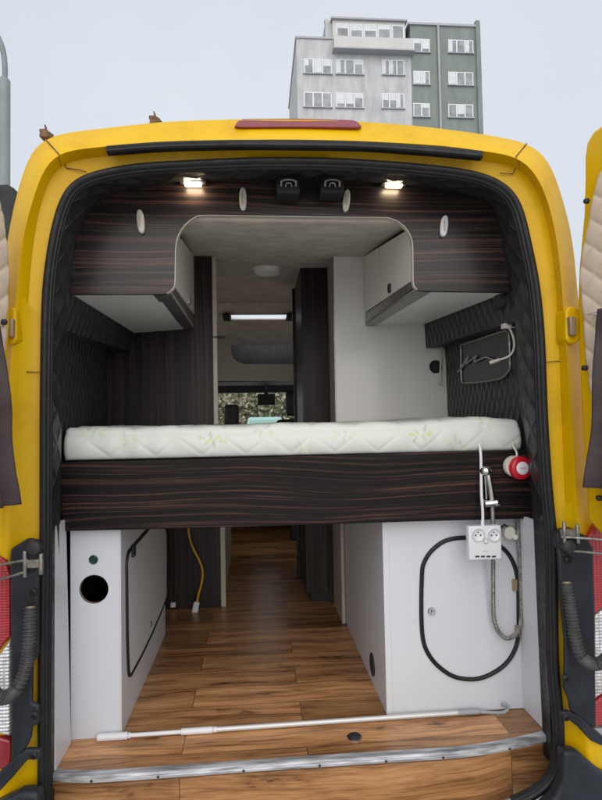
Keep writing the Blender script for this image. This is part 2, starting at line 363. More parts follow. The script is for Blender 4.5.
# traced outlines of the tail: silhouette, outer crease, inner crease, rubber seal
OUT = ring([(-26, 840), (-24, 700), (-16, 530), (-8, 400), (0, 300), (5, 260), (12.5, 217.5), (17.5, 192), (22.5, 177.5), (27.5, 160), (32.5, 147.5)],
    [(32.5, 147.5), (40, 141.5), (63.6, 133.7), (105, 128.7), (150, 123), (180, 121), (230, 119.3), (290, 119), (360, 121.5), (420, 126.5), (452, 131), (482, 135), (515, 141.7), (532, 146)],
    [(532, 146), (542, 152), (548, 163.6), (556, 185), (563, 210), (570, 234.6), (577, 300), (590, 420), (600, 530), (610, 700), (612, 840)])
CR1 = ring([(-6, 840), (-5, 700), (2, 530), (8, 400), (13.5, 319), (18, 283), (22.5, 237.7), (33.7, 197), (38.7, 180), (47.5, 161)],
    [(47.5, 161), (54, 154.5), (64, 151), (105, 146.5), (160, 142), (270, 139.5), (360, 141), (445, 146), (482, 151), (515, 155.5), (522, 158.5)],
    [(522, 158.5), (530, 164), (537, 175), (547, 197), (554.6, 227), (559.6, 259.5), (563, 303), (570, 400), (579, 530), (590, 700), (592, 840)])
CR2 = ring([(20, 840), (22, 700), (25, 530), (27, 373), (28, 305), (34, 237), (42.5, 197), (51, 175)],
    [(51, 175), (56, 166.5), (66, 161), (107, 156), (160, 152), (270, 150), (360, 151.5), (445, 157), (482, 161.5), (515, 165), (527, 170)],
    [(527, 170), (537, 190), (547, 220), (553, 259.5), (557, 303), (561, 400), (566, 530), (572, 700), (573, 840)])
SEL_L = [(38, 840), (38.7, 660), (40, 535), (40.4, 400), (42, 300), (46, 259.5), (51, 230), (56, 210), (65, 186)]
SEL_T = [(65, 186), (80, 176), (105, 169), (137, 163.6), (180, 161), (230, 158.5), (270, 157.5), (340, 158.5), (420, 164), (470, 170), (495, 177), (512, 187)]
SEL_R = [(512, 187), (520, 197), (527, 222), (535, 259.5), (539.6, 282), (544, 325), (546, 362), (547, 400), (550, 454), (554, 507), (557, 535), (558.5, 660)]
SEAL = ring(SEL_L, SEL_T, SEL_R+[(562, 840)])
o_, c1, c2, se = pxs(OUT, .11), pxs(CR1, .0), pxs(CR2, .055), pxs(SEAL, .065)
mid = (o_+c1)/2; ctr = V(.03, 0, 1.6)
dirn = o_-c1; mid = mid+np.array([V(d[0], 0, d[2])*.20+V(0, -.012, 0) for d in dirn])
lip = c1*.55+c2*.45; lip[:, 1] = c1[:, 1]+.012
st = []
for Y, sx, dz in ((.5, 1, 0), (1.9, 1.0, 0), (2.9, 1, -.01), (3.5, 1, -.02), (4.3, .97, -.1)):
    q = o_.copy(); q[:, 1] = Y; q[:, 0] = .03+(q[:, 0]-.03)*sx; q[:, 2] = np.where(q[:, 2] > 1.9, q[:, 2]+dz, q[:, 2]); st.append(q)
mb = MB(); rings = [se+V(0, .05, 0), se, c2, lip, c1, mid, o_]+st
ids = [mb.add(r) for r in rings]; npt = len(se)
for j in range(len(ids)-1):
    for k in range(npt-1):
        if j >= 9 and abs(rings[j][k][0]-.03) < .42 and rings[j][k][2] > 2.5: continue      # roof hatch opening
        if j in (8, 10) and 1.62 < rings[j][k][2] < 2.2: continue                            # unseen, unglazed openings added to let light into living room and cab
        mb.face((ids[j][k], ids[j][k+1], ids[j+1][k+1], ids[j+1][k]))
obj('body', mb, MY, VAN, angle=65)
# panel joints of the tail frame (dark seams)
for pxj in (62.5, 516):
    kj = int(np.argmin(np.abs(CR1[60:-60, 0]-pxj)))+60
    col = resample([r_[kj]+(r_[kj]-V(.03, r_[kj][1], 1.6))*.0012+V(0, -.0012, 0) for r_ in (o_, mid, c1, lip, c2)], 24, False)
    mb = MB(); mb.tube(col, .0022, 6); obj('panel_seam', mb, MRUST, VAN)
for pts in ([(545, 362.5), (556, 361), (567, 361.5)], [(18, 371), (28, 372), (40, 372)], [(64, 162), (66, 168), (80, 170), (86, 172)], [(500, 173), (513, 174), (515.5, 168)]):
    mb = MB(); mb.tube([P(x, y, .052) for x, y in pts], .0016, 6); obj('panel_seam', mb, MRUST, VAN)
# nose, so that the van is whole from other positions
mb = MB(); mb.loft([[(-.95, 4.32, .45), (-.95, 4.32, 1.28), (1.0, 4.32, 1.28), (1.0, 4.32, .45)], [(-.9, 5.0, .45), (-.88, 5.0, 1.2), (.94, 5.0, 1.2), (.96, 5.0, .45)], [(-.8, 5.35, .5), (-.78, 5.35, 1.0), (.84, 5.35, 1.0), (.86, 5.35, .5)]], True)
i = mb.add([(-.8, 5.351, .5), (-.78, 5.351, 1.0), (.84, 5.351, 1.0), (.86, 5.351, .5)]); mb.face(i)
obj('bonnet', mb, MY, VAN, bevel=.03)
for sx in (-.85, .91):
    for wy in (.9, 4.5):
        mb = MB(); mb.lathe((sx-.1, wy, .34), X1, [(.2, 0), (.33, .01), (.345, .05), (.345, .17), (.33, .2), (.2, .2)], 32); wo = obj('wheel', mb, MRUB, VAN)
        mb = MB(); mb.lathe((sx-.105, wy, .34), X1, [(.08, 0), (.19, .006), (.2, .03), (.2, .18), (.19, .205), (.08, .21)], 24); obj('rim', mb, MSTEEL, wo)
# rubber seal
def inset(tr, d):
    p = np.array(tr); t = np.gradient(p, axis=0); t /= np.linalg.norm(t, axis=1)[:, None]; return p+np.c_[-t[:, 1], t[:, 0]]*d
SEALP = ring(SEL_L, SEL_T, SEL_R+[(563, 707), (565, 744), (563.7, 764), (556, 784), (541, 797), (515, 808)])
mb = MB()
mb.tube(pxs(inset(SEALP, 3.4), .045), .0125, 10); mb.tube(pxs(inset(SEALP, 7.3), .05), .009, 8); mb.tube(pxs(inset(SEALP, 10), .058), .008, 8)
obj('rubber_seal', mb, MRUB, VAN)
# gutter strip above the opening
gt = resample([(107, 150.5), (160, 146.5), (220, 144.8), (270, 144.6), (360, 146), (420, 150), (450, 152.5), (482, 155.5)], 40)
mb = MB()
def strip(mb, top, hpx, Y, pr):
    a = np.array([P(x, y, Y) for x, y in top]); b = np.array([P(x, y+hpx, Y) for x, y in top])
    back = V(0, .018, 0); rr = []
    for k in range(len(a)):
        u = a[k]; d = b[k]; f = V(0, -pr, 0)
        rr.append([u+back, u+f*.55, u*.72+d*.28+f, u*.45+d*.55+f*.8, d*.8+u*.2+f*1.05, d+f*.5, d+back])
    ids = mb.loft(rr, True); mb.face(ids[0][::-1]); mb.face(ids[-1])
strip(mb, gt-np.array([0, 4.0]), 7.2, .0, .010); obj('gutter_strip', mb, MRUB, VAN)
# third brake light
bl = [(234, 127.5), (237, 122.5), (243, 119.8), (300, 119.6), (352, 121), (358, 123), (362, 127.5), (357, 129.5), (300, 128.3), (241, 128.6)]
a = [P(x, y, .05 if y < 124 else .018) for x, y in bl]
mb = MB(); mb.prism([q-V(0, .006, -.002) for q in a], [q+V(0, .06, 0) for q in a]); obj('brake_light', mb, MREDS, VAN, bevel=.005)
# roof brackets (rusty stubs)
for px, py in ((48, 136), (157, 122.5)):
    c = P(px, py, .22)
    mb = MB(); mb.prism([c+V(-.024, -.02, -.012), c+V(.018, -.02, -.012), c+V(.014, -.02, .004), c+V(-.004, -.02, .016), c+V(-.02, -.02, .012)], [c+V(-.02, .03, -.012), c+V(.024, .03, -.012), c+V(.02, .03, .002), c+V(0, .03, .012), c+V(-.016, .03, .008)]); mb.tube([c+V(-.024, -.01, .012), c+V(-.01, .0, .018), c+V(.014, .01, .004)], [.008, .008, .006], 7)
    mb.tube([c+V(-.006, 0, .01), c+V(-.008, 0, .03), c+V(-.012, 0, .042)], [.006, .004, .002], 6); obj('roof_bracket', mb, MRUST, VAN, bevel=.004)
# black box along the left side of the roof
a = [(-14, 184), (6, 183), (12, 186.5), (18.5, 196), (18, 240), (-14, 250)]
mb = MB(); fa = [P(x, y, .42) for x, y in a]; mb.prism(fa, [q+V(0, 3.2, 0) for q in fa])
obj('side_awning_box', mb, MBLK, VAN, bevel=.015)

# lining of the tail opening: quilted pillars and header
LI_L = [(50, 528), (50.5, 400), (52, 300), (56, 259), (61, 230), (66, 212), (74, 192)]
LI_T = [(74, 192), (88, 182), (110, 176), (140, 171), (180, 168), (270, 164.5), (340, 165.5), (420, 171.5), (462, 178), (485, 185), (502, 196)]
LI_R = [(502, 196), (510, 205), (517, 225), (525, 260), (530, 282), (534, 325), (536, 362), (537, 400), (540, 454), (546, 523)]
LO_L = [(60.5, 522), (61, 460), (63, 380), (63.6, 332), (70, 294), (75, 250), (80, 227), (90, 210), (105, 197)]
LO_T = [(105, 197), (130, 190), (180, 182), (210, 181), (270, 180), (330, 180.5), (390, 184.5), (425, 187), (457, 193), (480, 197)]
LO_R = [(480, 197), (492, 210), (500, 230), (505, 259), (511, 292), (517, 340), (520, 400), (527, 454), (532, 516)]
YF = .275                           # plane of the overhead fascia and the bed panel
a, b = pxs(ring(LI_L, LI_T, LI_R), .06), pxs(ring(LO_L, LO_T, LO_R), YF)
dist = np.r_[0, np.cumsum(np.linalg.norm(np.diff(a, axis=0), axis=1))]
rows, uvs = [], []
for t in np.linspace(0, 1, 7):
    q = a*(1-t)+b*t; out = q-ctr; out[:, 1] = 0; out /= np.linalg.norm(out, axis=1)[:, None]
    rows.append(q-out*.012*math.sin(math.pi*t)); uvs.append([(d, t*.22) for d in dist])
mb = MB(); mb.loft(rows, uvs=uvs); obj('pillar_lining', mb, MQB, VAN, angle=80)
for nm, aa, bb in (('jamb_strip', [(50, 526), (49, 640), (48.5, 800)], [(56, 521), (55.6, 640), (55, 800)]), ('jamb_strip', [(546, 520), (547.5, 640), (552, 760)], [(537.5, 518), (542.5, 640), (548, 760)])):
    aa, bb = pxs(resample(aa, 20), .06), pxs(resample(bb, 20), .15); mb = MB(); mb.loft([aa, (aa+bb)/2+V(0, -.006, 0), bb, bb+V(0, .03, 0)]); obj(nm, mb, MRUB, VAN)
# side walls of the sleeping place: thick upper beam over a recessed lower wall, both quilted
def wall(rowsF, rowsB, name, ny=24):
    mb = MB(); F0 = [P(x, y, YF) for x, y in rowsF]; B0 = [P(x, y, 1.33) for x, y in rowsB]
    zz = np.r_[0, np.cumsum([np.linalg.norm(F0[k+1]-F0[k]) for k in range(len(F0)-1)])]
    R, U = [], []
    for k in range(len(F0)):
        R.append([F0[k]*(1-t)+B0[k]*t for t in np.linspace(0, 1, ny)]); U.append([(1.1*t, zz[k]) for t in np.linspace(0, 1, ny)])
    mb.loft(R, uvs=U); return obj(name, mb, MQW, VAN, angle=30)
wall([(76, 250), (70, 288), (66, 310), (63.5, 330), (57, 333), (56, 345), (57, 380), (58, 470)], [(140, 300), (133, 330), (132, 342), (131, 352), (111, 352), (108, 360), (108, 390), (108, 470)], 'side_wall_lining')
wall([(506, 250), (512, 288), (514, 305), (516, 321), (524, 323), (526, 335), (528, 370), (532, 470)], [(417, 300), (423, 322), (424, 336), (425, 348.5), (443.5, 348), (444.5, 360), (446, 395), (449, 470)], 'side_wall_lining')
# ceiling
prof = [(YF+.022, 2.515), (YF+.1, 2.527), (.8, 2.605), (1.3, 2.675), (1.9, 2.745), (2.95, 2.76)]
mb = MB(); mb.loft([[(-1, y, z), (1.05, y, z)] for y, z in prof]); ce = obj('ceiling', mb, MCEIL, VAN, angle=80); solid(ce, .012, 1)
# front headlining that drops towards the cab, with an opening for the roof hatch
za, zb, ya, yb = 2.76, 2.52, 2.95, 3.75
hl, hr = P(231, 310, 3.15)[0], P(293, 310, 3.15)[0]
f1, f2 = .22, .36
def hp(x, f): return V(x, ya+(yb-ya)*f, za+(zb-za)*f)
mb = MB()
for x0, x1, g0, g1 in ((-1, 1.05, 0, f1), (-1, hl, f1, f2), (hr, 1.05, f1, f2), (-1, 1.05, f2, 1)):
    i = mb.add([hp(x0, g0), hp(x1, g0), hp(x1, g1), hp(x0, g1)]); mb.face(i)
solid(obj('front_headlining', mb, MCEIL, VAN, smooth=False), .01, 1)
mb = MB(); i = mb.add([hp(hl, f1), hp(hr, f1), hp(hr, f2), hp(hl, f2)]); mb.face(i); hp_ = obj('roof_hatch', mb, None, VAN, smooth=False)
m, nn, b_ = nt('frosted_hatch'); tl = N(nn, 'ShaderNodeBsdfTranslucent'); tl.inputs[0].default_value = (.9, .92, .95, 1); tp = N(nn, 'ShaderNodeBsdfTransparent'); ms = N(nn, 'ShaderNodeMixShader'); ms.inputs[0].default_value = .55
L(nn, tl.outputs[0], ms.inputs[1]); L(nn, tp.outputs[0], ms.inputs[2]); L(nn, ms.outputs[0], nn.nodes['Material Output'].inputs[0]); hp_.data.materials.append(m)
mb = MB()
for f in (f1, f2): mb.tube([hp(hl-.02, f), hp(hr+.02, f)], .012, 8)
obj('hatch_frame', mb, MGRYP, hp_)
for x, s in ((hl-.04, 1), (hr-.03, -1)):
    mb = MB(); q0, q1 = hp(x, f1-.02)+V(0, -.02, -.01), hp(x+.10*(s < 0), f2+.02)+V(0, -.02, -.01); mb.box(q0-V(.03, .015, 0), q1+V(.03, .015, 0)); obj('handle', mb, MDARK, hp_, bevel=.006)
# floor with its metal edge and the step below it
sil = resample([(45, 771), (54, 773.5), (62, 774.5), (75, 775.2), (97, 775), (130, 773), (180, 769.5), (250, 764.5), (310, 760.5), (380, 756), (450, 751.5), (487, 747.3), (516, 742), (540, 736.5), (552, 733), (563, 728)], 56)
edge = np.array([F(x, y) for x, y in sil])
mb = MB(); back = edge.copy(); back[:, 1] = 5.0; mid_ = edge.copy(); mid_[:, 1] = .6
mb.loft([edge, mid_, back]); obj('floor', mb, MPL, VAN, smooth=False)
mb = MB()
prof_ = [(.022, .0005), (.022, .003), (.004, .004), (-.004, .001), (-.006, -.007), (-.003, -.010), (-.006, -.013), (-.006, -.020), (-.002, -.022), (.004, -.022)]
rr = []
for k in range(len(edge)):
    t = edge[min(k+1, len(edge)-1)]-edge[max(k-1, 0)]; t /= np.linalg.norm(t); nr = np.cross(Z1, t); nr = nr if nr[1] > 0 else -nr
    rr.append([edge[k]+nr*a_+Z1*b_ for a_, b_ in prof_])
mb.loft(rr, True); sp_ = obj('sill_strip', mb, MSTRIP, VAN, angle=25)
for k in (5, 12, 21, 29, 36, 42, 49):
    t = edge[k+1]-edge[k-1]; t /= np.linalg.norm(t); nr = np.cross(Z1, t); nr = nr if nr[1] < 0 else -nr
    mb = MB(); mb.lathe(edge[k]+nr*.0065-Z1*.014, nr, [(.0035, 0), (.0045, .002), (.002, .004)], 10); obj('screw', mb, MDARK, sp_)
rz = edge[5:-9]; rz = np.vstack([[V(-1.0, rz[0][1]+.02, ZF)], rz, [V(rz[-1][0]+.12, rz[-1][1]+.035, ZF), V(1.04, rz[-1][1]+.08, ZF)]])
edge = rz
mb = MB(); mb.loft([edge+V(0, .004, -.020), edge+V(0, .004, -.030), edge+V(0, .012, -.032), edge+V(0, .012, -.043), edge+V(0, .03, -.05), edge+V(0, .03, -.22)]); obj('riser_panel', mb, MPLR, VAN, angle=20)

# ---- doors
def door(Hpx, ang, side, shell_px, quilt_px, buttons):
    H = P(*Hpx, -.01); a = math.radians(ang); d = V(side*math.sin(a), -math.cos(a), 0); nin = V(-side*math.cos(a), -math.sin(a), 0)   # nin points into the room between the doors
    def sz(q, off=0): p = PL(*q, H+nin*off, nin); return np.dot(p-H, d), p[2]
    def W(s, z, off): return H+d*s+nin*off+Z1*(z-H[2])
    D = None
    sh = [sz(q) for q in shell_px]
    cut = [(.17, 1.36), (.20, 1.2), (.21, .62), (.80, .58), (.80, 2.62), (.74, 2.72), (.40, 2.745)]
    ol = sh+cut
    mb = MB(); mb.prism([W(s, z, -.004) for s, z in ol], [W(s, z, -.075) for s, z in ol])
    D = obj('rear_door', mb, MY, VAN, bevel=.012, seg=3)
    # quilted panel, pillows modelled
    qe = resample([sz(q, .03) for q in quilt_px], 120); order = np.argsort(qe[:, 1]); zs, ss = qe[order, 1], qe[order, 0]
    z0, z1 = 1.27, zs.max(); mb = MB(); R = []; nz, ns = 330, 150
    for z in np.linspace(z0, z1, nz):
        s0 = np.interp(z, zs, ss); row = []
        for s in np.linspace(s0, .76, ns):
            u, v_ = s/.105, z/.088
            h = (abs(math.sin(math.pi*(u+v_)))*abs(math.sin(math.pi*(u-v_))))**.26
            e = min(1, (s-s0)/.02, (z-z0)/.03+.0, (z1-z)/.03)
            row.append(W(s, z, .004+(.012+.0095*h)*math.sqrt(max(e, 0))))
        R.append(row)
    mb.loft(R); Q = obj('quilted_panel', mb, MQC, D, angle=180)
    for q in buttons:
        p = PL(*q, H+nin*.03, nin); mb = MB(); mb.lathe(p-nin*.01, nin, [(.003, 0), (.009, .004), (.009, .014), (.005, .018)], 14); obj('snap_button', mb, MDARK, D)
    return D, H, d, nin
RD, RH, Rd, Rn = door((574, 280), 12, 1,
    [(606, 121), (602, 124), (592, 131), (585, 142.5), (583, 157.5), (583, 182), (582, 215), (577, 270), (576, 300), (577, 350), (580, 420), (584, 480), (586, 520), (604, 540)],
    [(606, 153), (602, 160), (592.5, 177.5), (587, 200), (584, 217), (576, 260), (574.5, 280), (578, 319), (580.5, 359), (587, 404.5), (593, 450), (598, 495), (599.5, 520), (602, 558), (606, 580)], [(586.5, 201), (584.5, 368), (599, 498)])
LD, LH, Ld, Ln = door((14.5, 280), 12, -1,
    [(-40, 121), (-22, 131), (-12, 150), (-4, 188), (4, 215), (10, 245), (13, 280), (13, 314), (10, 359), (5, 400), (0, 480), (-4, 520), (-22, 540)],
    [(-6, 165), (0, 188), (9, 215), (13.5, 251), (15, 274), (13.5, 314), (11, 359), (6, 404), (0, 450), (-5, 495), (-7, 520), (-10, 558), (-14, 580)], [(4, 322), (-6, 205)])
# hanging cloths on the doors
def cloth(H, d, nin, edge_px, side, name, label, cat):
    e = [PL(x, y, H+nin*.06, nin) for x, y in edge_px]; ez = np.array([p[2] for p in e]); es = np.array([np.dot(p-H, d) for p in e]); o = np.argsort(ez)
    zb = ez.min(); mb = MB(); R = []
    for z in np.linspace(zb, ez.max(), 60):
        s0 = np.interp(z, ez[o], es[o]); k = (ez.max()-z)/(ez.max()-zb); row = []
        for t in np.linspace(0, 1, 60):
            s = s0+t*.36; f = .012*math.sin(t*17+z*1.3+.6*math.sin(z*5))*(.35+k)+.006*math.sin(t*43+z*4)*k+.004*math.sin(z*21+t*9)
            row.append(H+d*s+nin*(.062+f)+Z1*(z-H[2]+.006*math.sin(t*17+1)*(1-k)))
        R.append(row)
    mb.loft(R); ob = obj(name, mb, MCLOTH, None, angle=180, label=label, cat=cat); solid(ob, .005); return ob
cloth(RH, Rd, Rn, [(599, 311), (597, 325), (596, 386), (593, 430), (590, 460), (586.5, 487)], 1, 'hanging_cloth', 'dark mauve-grey cloth hanging on the right rear door by the bare yellow pillar', 'cloth')
cloth(LH, Ld, Ln, [(-2, 322), (0, 335), (4, 380), (9, 415), (10, 440), (12, 475), (17, 504)], -1, 'hanging_cloth', 'dark mauve-grey cloth hanging on the left rear door below the beige quilting', 'cloth')
mb = MB(); p = PL(600, 311, RH+Rn*.06, Rn); mb.tube([p-Rd*.05, p+Rd*.3], .003, 8); mb.tube([p-Rd*.05, p-Rd*.05-Rn*.04], .003, 8); obj('cloth_rod', mb, MBAND, RD)

# ---- tail lamps, plastic side trims, hinges, cable hoses, bumper
def pairs(*a): return list(a)
def tl(parts):
    root = None
    for nm, mat, pts, Y0, Y1 in parts:
        o = obj(nm, ext(pts, Y0, Y1), mat, root or VAN, bevel=.006, seg=3); root = root or o
tl([('tail_light', MTRIM, [(584, 541), (600, 521), (640, 516), (640, 735), (591, 731)], .02, .3),
    ('red_lens', MRED, [(585, 541), (600, 524), (636, 520), (636, 582), (589, 619)], -.008, .05),
    ('clear_lens', MCLR, [(589.2, 621), (636, 584), (636, 668), (591, 703)], -.006, .05),
    ('red_lens', MRED, [(591.2, 705.5), (636, 670), (636, 724), (591.5, 727)], -.008, .05)])
obj('lamp_base', ext([(590, 729), (640, 727), (640, 745), (604, 746)], .0, .2), MGREY, VAN, bevel=.004)
tl([('tail_light', MTRIM, [(-40, 536), (-6, 548), (8, 560), (11, 640), (10.5, 771), (-40, 774)], .02, .3),
    ('red_lens', MRED, [(-36, 545), (-4, 554), (5, 561), (9, 575), (9.5, 636), (-2, 652), (-36, 668)], -.008, .05),
    ('clear_lens', MCLR, [(9.5, 640), (9.5, 737), (-36, 724), (-36, 671), (-1, 654.5)], -.006, .05),
    ('red_lens', MREDS, [(9.8, 741), (9.8, 769), (-36, 771), (-36, 728)], -.008, .05)])
obj('lamp_base', ext([(12, 772), (-40, 773), (-40, 796), (-2, 793), (9, 780)], .0, .2), MGREY, VAN, bevel=.004)
rt = [(557, 533), (570, 531), (586, 535), (594, 548), (596, 620), (597, 730), (587, 724), (571, 711.5), (569, 700), (564, 688), (565, 672), (565, 640), (561, 600)]
lt = [(39, 540), (28, 538), (10, 549), (9, 562), (10, 640), (10.5, 768), (26, 748), (31, 738), (32, 727), (39, 724), (39, 705), (32, 703), (32.5, 664), (38, 655)]
for pts in (rt, lt): obj('corner_trim', ext(pts, -.012, .004), MTRIM, VAN, bevel=.008, seg=3)
ra = [(562, 712), (570, 711.5), (580, 717), (604, 737), (604, 747), (592, 741.5), (578, 727), (571, 721.5), (562, 721)]
la = [(40, 750), (26, 749.5), (17, 756), (-2, 774), (-2, 793), (12, 778), (23, 765), (27, 760.5), (40, 760)]
for pts in (ra, la): obj('trim_arm', ext(pts, -.016, .004), MTRIM, VAN, bevel=.006, seg=3)
for q in ((565.5, 678), (566, 717), (34.5, 715), (34, 755), (568, 560), (33, 592)):
    mb = MB(); mb.lathe(P(*q, -.014), -Y1, [(.012, -.004), (.012, .004), (.006, .009), (.004, .004)], 14); obj('trim_screw', mb, MRUB, VAN)
# bumper corners
rb = [(564, 752), (579, 752), (590, 762), (604, 774), (640, 790), (640, 900), (520, 900), (541, 812), (556, 797), (564, 780)]
lb = [(38, 793), (18, 793), (13, 797), (-40, 822), (-40, 900), (60, 900), (44, 840)]
mb = MB(); ext(rb, -.03, .02, mb); obj('bumper', mb, MTRIM, VAN, bevel=.015, seg=3)
mb = MB(); ext(lb, -.03, .02, mb); obj('bumper', mb, MTRIM, VAN, bevel=.015, seg=3)
mb = MB(); mb.box(V(-.86, -.1, .28), V(.9, .1, .44)); obj('bumper_step', mb, MBLK, VAN, bevel=.03)
# jamb fill under the sill: dark back so nothing shows through
mb = MB(); i = mb.add([(-1., .45, .3), (1.06, .45, .3), (1.06, .45, ZF-.02), (-1., .45, ZF-.02)]); mb.face(i); obj('sill_back', mb, MBLK, VAN, smooth=False)
# hinges with check rods
def hinge(plate, rods, knob):
    o = obj('door_hinge', ext(plate, -.02, .03), MBLK, VAN, bevel=.006)
    mb = MB()
    for r in rods: mb.tube([P(x, y, Y) for x, y, Y in r], .0042, 8)
    obj('check_rod', mb, MSTEEL, o)
    mb = MB(); mb.lathe(P(*knob, -.018), -Y1, [(.02, 0), (.024, .01), (.02, .024), (.009, .028)], 16); obj('knob', mb, MDARK, o)
    mb = MB(); c = P((plate[0][0]+plate[2][0])/2, (plate[0][1]+plate[2][1])/2, -.025)
    mb.box(c-V(.03, .008, .014), c+V(.018, .012, .012)); mb.tube([c+V(-.026, -.01, -.04), c+V(-.026, -.01, .04)], .006, 8); mb.tube([c+V(.02, -.008, -.034), c+V(.02, -.008, .03)], .007, 8); obj('hinge_knuckle', mb, MSTEEL, o, bevel=.003)
hinge([(560, 532), (576, 529), (581, 534), (581, 558), (574, 560), (560, 549)], [[(562, 537, -.03), (580, 538, -.06), (612, 540.5, -.12)], [(573, 551, -.03), (590, 552.5, -.07), (612, 554.5, -.12)]], (566, 545))
hinge([(38, 553), (38, 566), (32, 573), (21, 571), (20, 556), (27, 551)], [[(27, 560, -.03), (12, 562.5, -.06), (-12, 567, -.12)], [(26, 571.5, -.03), (12, 576, -.06), (-12, 583, -.12)]], (36, 546.5))
# corrugated cable hoses
def hose(px, name='cable_hose'):
    p = resample([P(*q)+V(0, -.034, 0) for q in px], 150); mb = MB(); mb.tube(p, 0, 12, rfun=lambda i: .0165+(.003 if (i % 4) < 2 else -.0015)); h = obj(name, mb, MHOSE, VAN, angle=20)
    mb = MB(); mb.tube(p[:10]+V(0, 0, .004), .013, 12); obj('hose_cap', mb, MTAN, h); mb = MB(); mb.tube(p[84:104], .0205, 12); obj('hose_sleeve', mb, MHOSE, h)
hose([(561, 580, .01), (564.5, 604, -.005), (569, 632, -.02), (574, 650, -.035), (583, 658.5, -.05), (594, 658, -.07), (604, 649, -.09), (616, 630, -.1)])
hose([(35, 604, .01), (34, 628, -.005), (31.5, 656, -.02), (26, 674, -.035), (17, 688, -.05), (7, 692, -.07), (-3, 684, -.09), (-18, 660, -.1)])
# yellow striker pockets on the pillars
for pts, inn in (([(566, 310), (570, 306), (578, 307), (581, 312), (581, 339), (577, 344), (569, 343), (566, 339)], [(570, 316), (577, 317), (577, 336), (571, 335)]),
                 ([(6, 309), (12, 306), (16, 309), (16.5, 340), (12, 345), (6, 344)], [(8, 318), (12.5, 318), (12.5, 337), (8, 337)])):
    o = obj('striker_pocket', ext(pts, -.012, .05), MY, VAN, bevel=.007, seg=3); obj('striker', ext(inn, -.03, .0), MTAN, o, bevel=.004)
# lock catches under the header
for px in (288, 331):
    c = P(px, 187, YF-.07); mb = MB(); mb.box(c+V(-.042, -.03, -.034), c+V(.042, .05, .03)); o = obj('door_catch', mb, MBLK, VAN, bevel=.006)
    mb = MB(); mb.box(c+V(-.052, -.012, .03), c+V(.052, .05, .036)); obj('catch_plate', mb, MBLK, o)
    mb = MB(); q = c+V(0, -.034, -.004)
    mb.tube([q+V(-.026, 0, -.008), q+V(-.026, -.01, .006), q+V(-.012, -.012, .012), q+V(.012, -.012, .012), q+V(.026, -.01, .006), q+V(.026, 0, -.008)], .0045, 8)
    mb.tube([q+V(-.012, -.002, -.012), q+V(-.008, -.004, .002), q+V(.008, -.004, .002), q+V(.012, -.002, -.012)], .004, 8); obj('catch_loop', mb, MSTEEL, o)
# cab: windscreen, header, mirror, dashboard
wy = 4.35
mb = MB(); i = mb.add([(-.93, wy+.25, 1.32), (.98, wy+.25, 1.32), (.95, wy-.05, 2.12), (-.9, wy-.05, 2.12)]); mb.face(i); obj('windscreen', mb, MGLASS, VAN, smooth=False)
mb = MB(); mb.box(V(-.98, wy-.12, P(260, 392.5, wy-.1)[2]), V(1.03, wy+.02, 2.8)); obj('windscreen_header', mb, MDARK, VAN, bevel=.01)
mb = MB(); mb.box(V(-.98, wy-.4, .95), V(1.03, wy+.3, 1.33)); obj('dashboard', mb, MDARK, VAN, bevel=.04)
for q in ((256, 389, 261, 400), (259, 386, 273, 394)): pass
mb = MB(); c0, c1_ = P(255.5, 394, wy-.3), P(277, 405, wy-.3); mb.box(c0+V(.02, -.012, 0), c1_+V(-.02, .02, 0)); cc = P(266, 390, wy-.25); mb.tube([cc+V(0, .08, .06), cc, (c0+c1_)/2], .022, 8); obj('rear_view_mirror', mb, MDARK, VAN, bevel=.012)
def seat(px, py, hw, lab, drop=.5):
    c = P(px, py, 3.55); mb = MB(); mb.box(V(c[0]-.19, 3.5, 1.05), V(c[0]+.19, 3.68, c[2]-.27)); o = obj('front_seat', mb, MDARK, VAN, bevel=.05, seg=4)
    mb = MB(); mb.box(V(c[0]-hw, 3.5, c[2]-.24), V(c[0]+hw, 3.62, c[2])); obj('headrest', mb, MDARK, o, bevel=.035, seg=4)
seat(231.5, 404.5, .07, ''); seat(295, 391, .09, '')
# overhead shelf above the cab with rounded opening
ys = 3.45
sh = [(205, 338), (231, 338), (231, 352), (233, 358), (238, 362), (245, 364), (310, 364), (310, 381), (205, 381)]
OSH = thing('cab_shelf', P(260, 381, ys), 'beige-grey shelf with a dark rounded opening above the front seats', 'shelf')
obj('shelf_front', ext(sh, ys, ys+.03), MGRYP, OSH, bevel=.003)
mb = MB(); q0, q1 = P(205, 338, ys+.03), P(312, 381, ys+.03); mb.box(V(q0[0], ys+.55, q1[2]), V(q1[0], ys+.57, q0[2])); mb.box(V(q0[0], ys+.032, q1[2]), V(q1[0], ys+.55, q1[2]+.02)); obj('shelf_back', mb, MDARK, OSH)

# ================================================================== FURNITURE
YB = 1.31                            # front of the partition panels at the head of the bed
# --- overhead cabinet: fascia board with rounded arch, two side lockers
OC = thing('overhead_cabinet', P(290, 292, YF), 'dark zebrano overhead cabinet arching over the bed with white locker sides', 'cabinet')
cut = [(172-10, 293.8), (166, 293.2), (170, 291.2), (173.2, 287.5), (174.5, 282), (174.8, 262), (175.2, 248), (177, 238), (181, 229.5), (187, 222.5), (194, 217.6), (202, 215.2), (235, 215.4), (290, 216.2), (350, 217), (384, 217.4), (392, 218.6), (400, 222.5), (406.5, 228.5), (411, 236.5), (413, 246), (413.3, 262), (413.5, 281), (414.6, 286), (417.5, 289.5), (422, 290.8)]
outer = [(509, 292.2), (511, 250), (503, 195), (480, 172), (420, 166), (300, 162), (180, 164), (110, 172), (76, 196), (68, 250), (70, 294.2)]
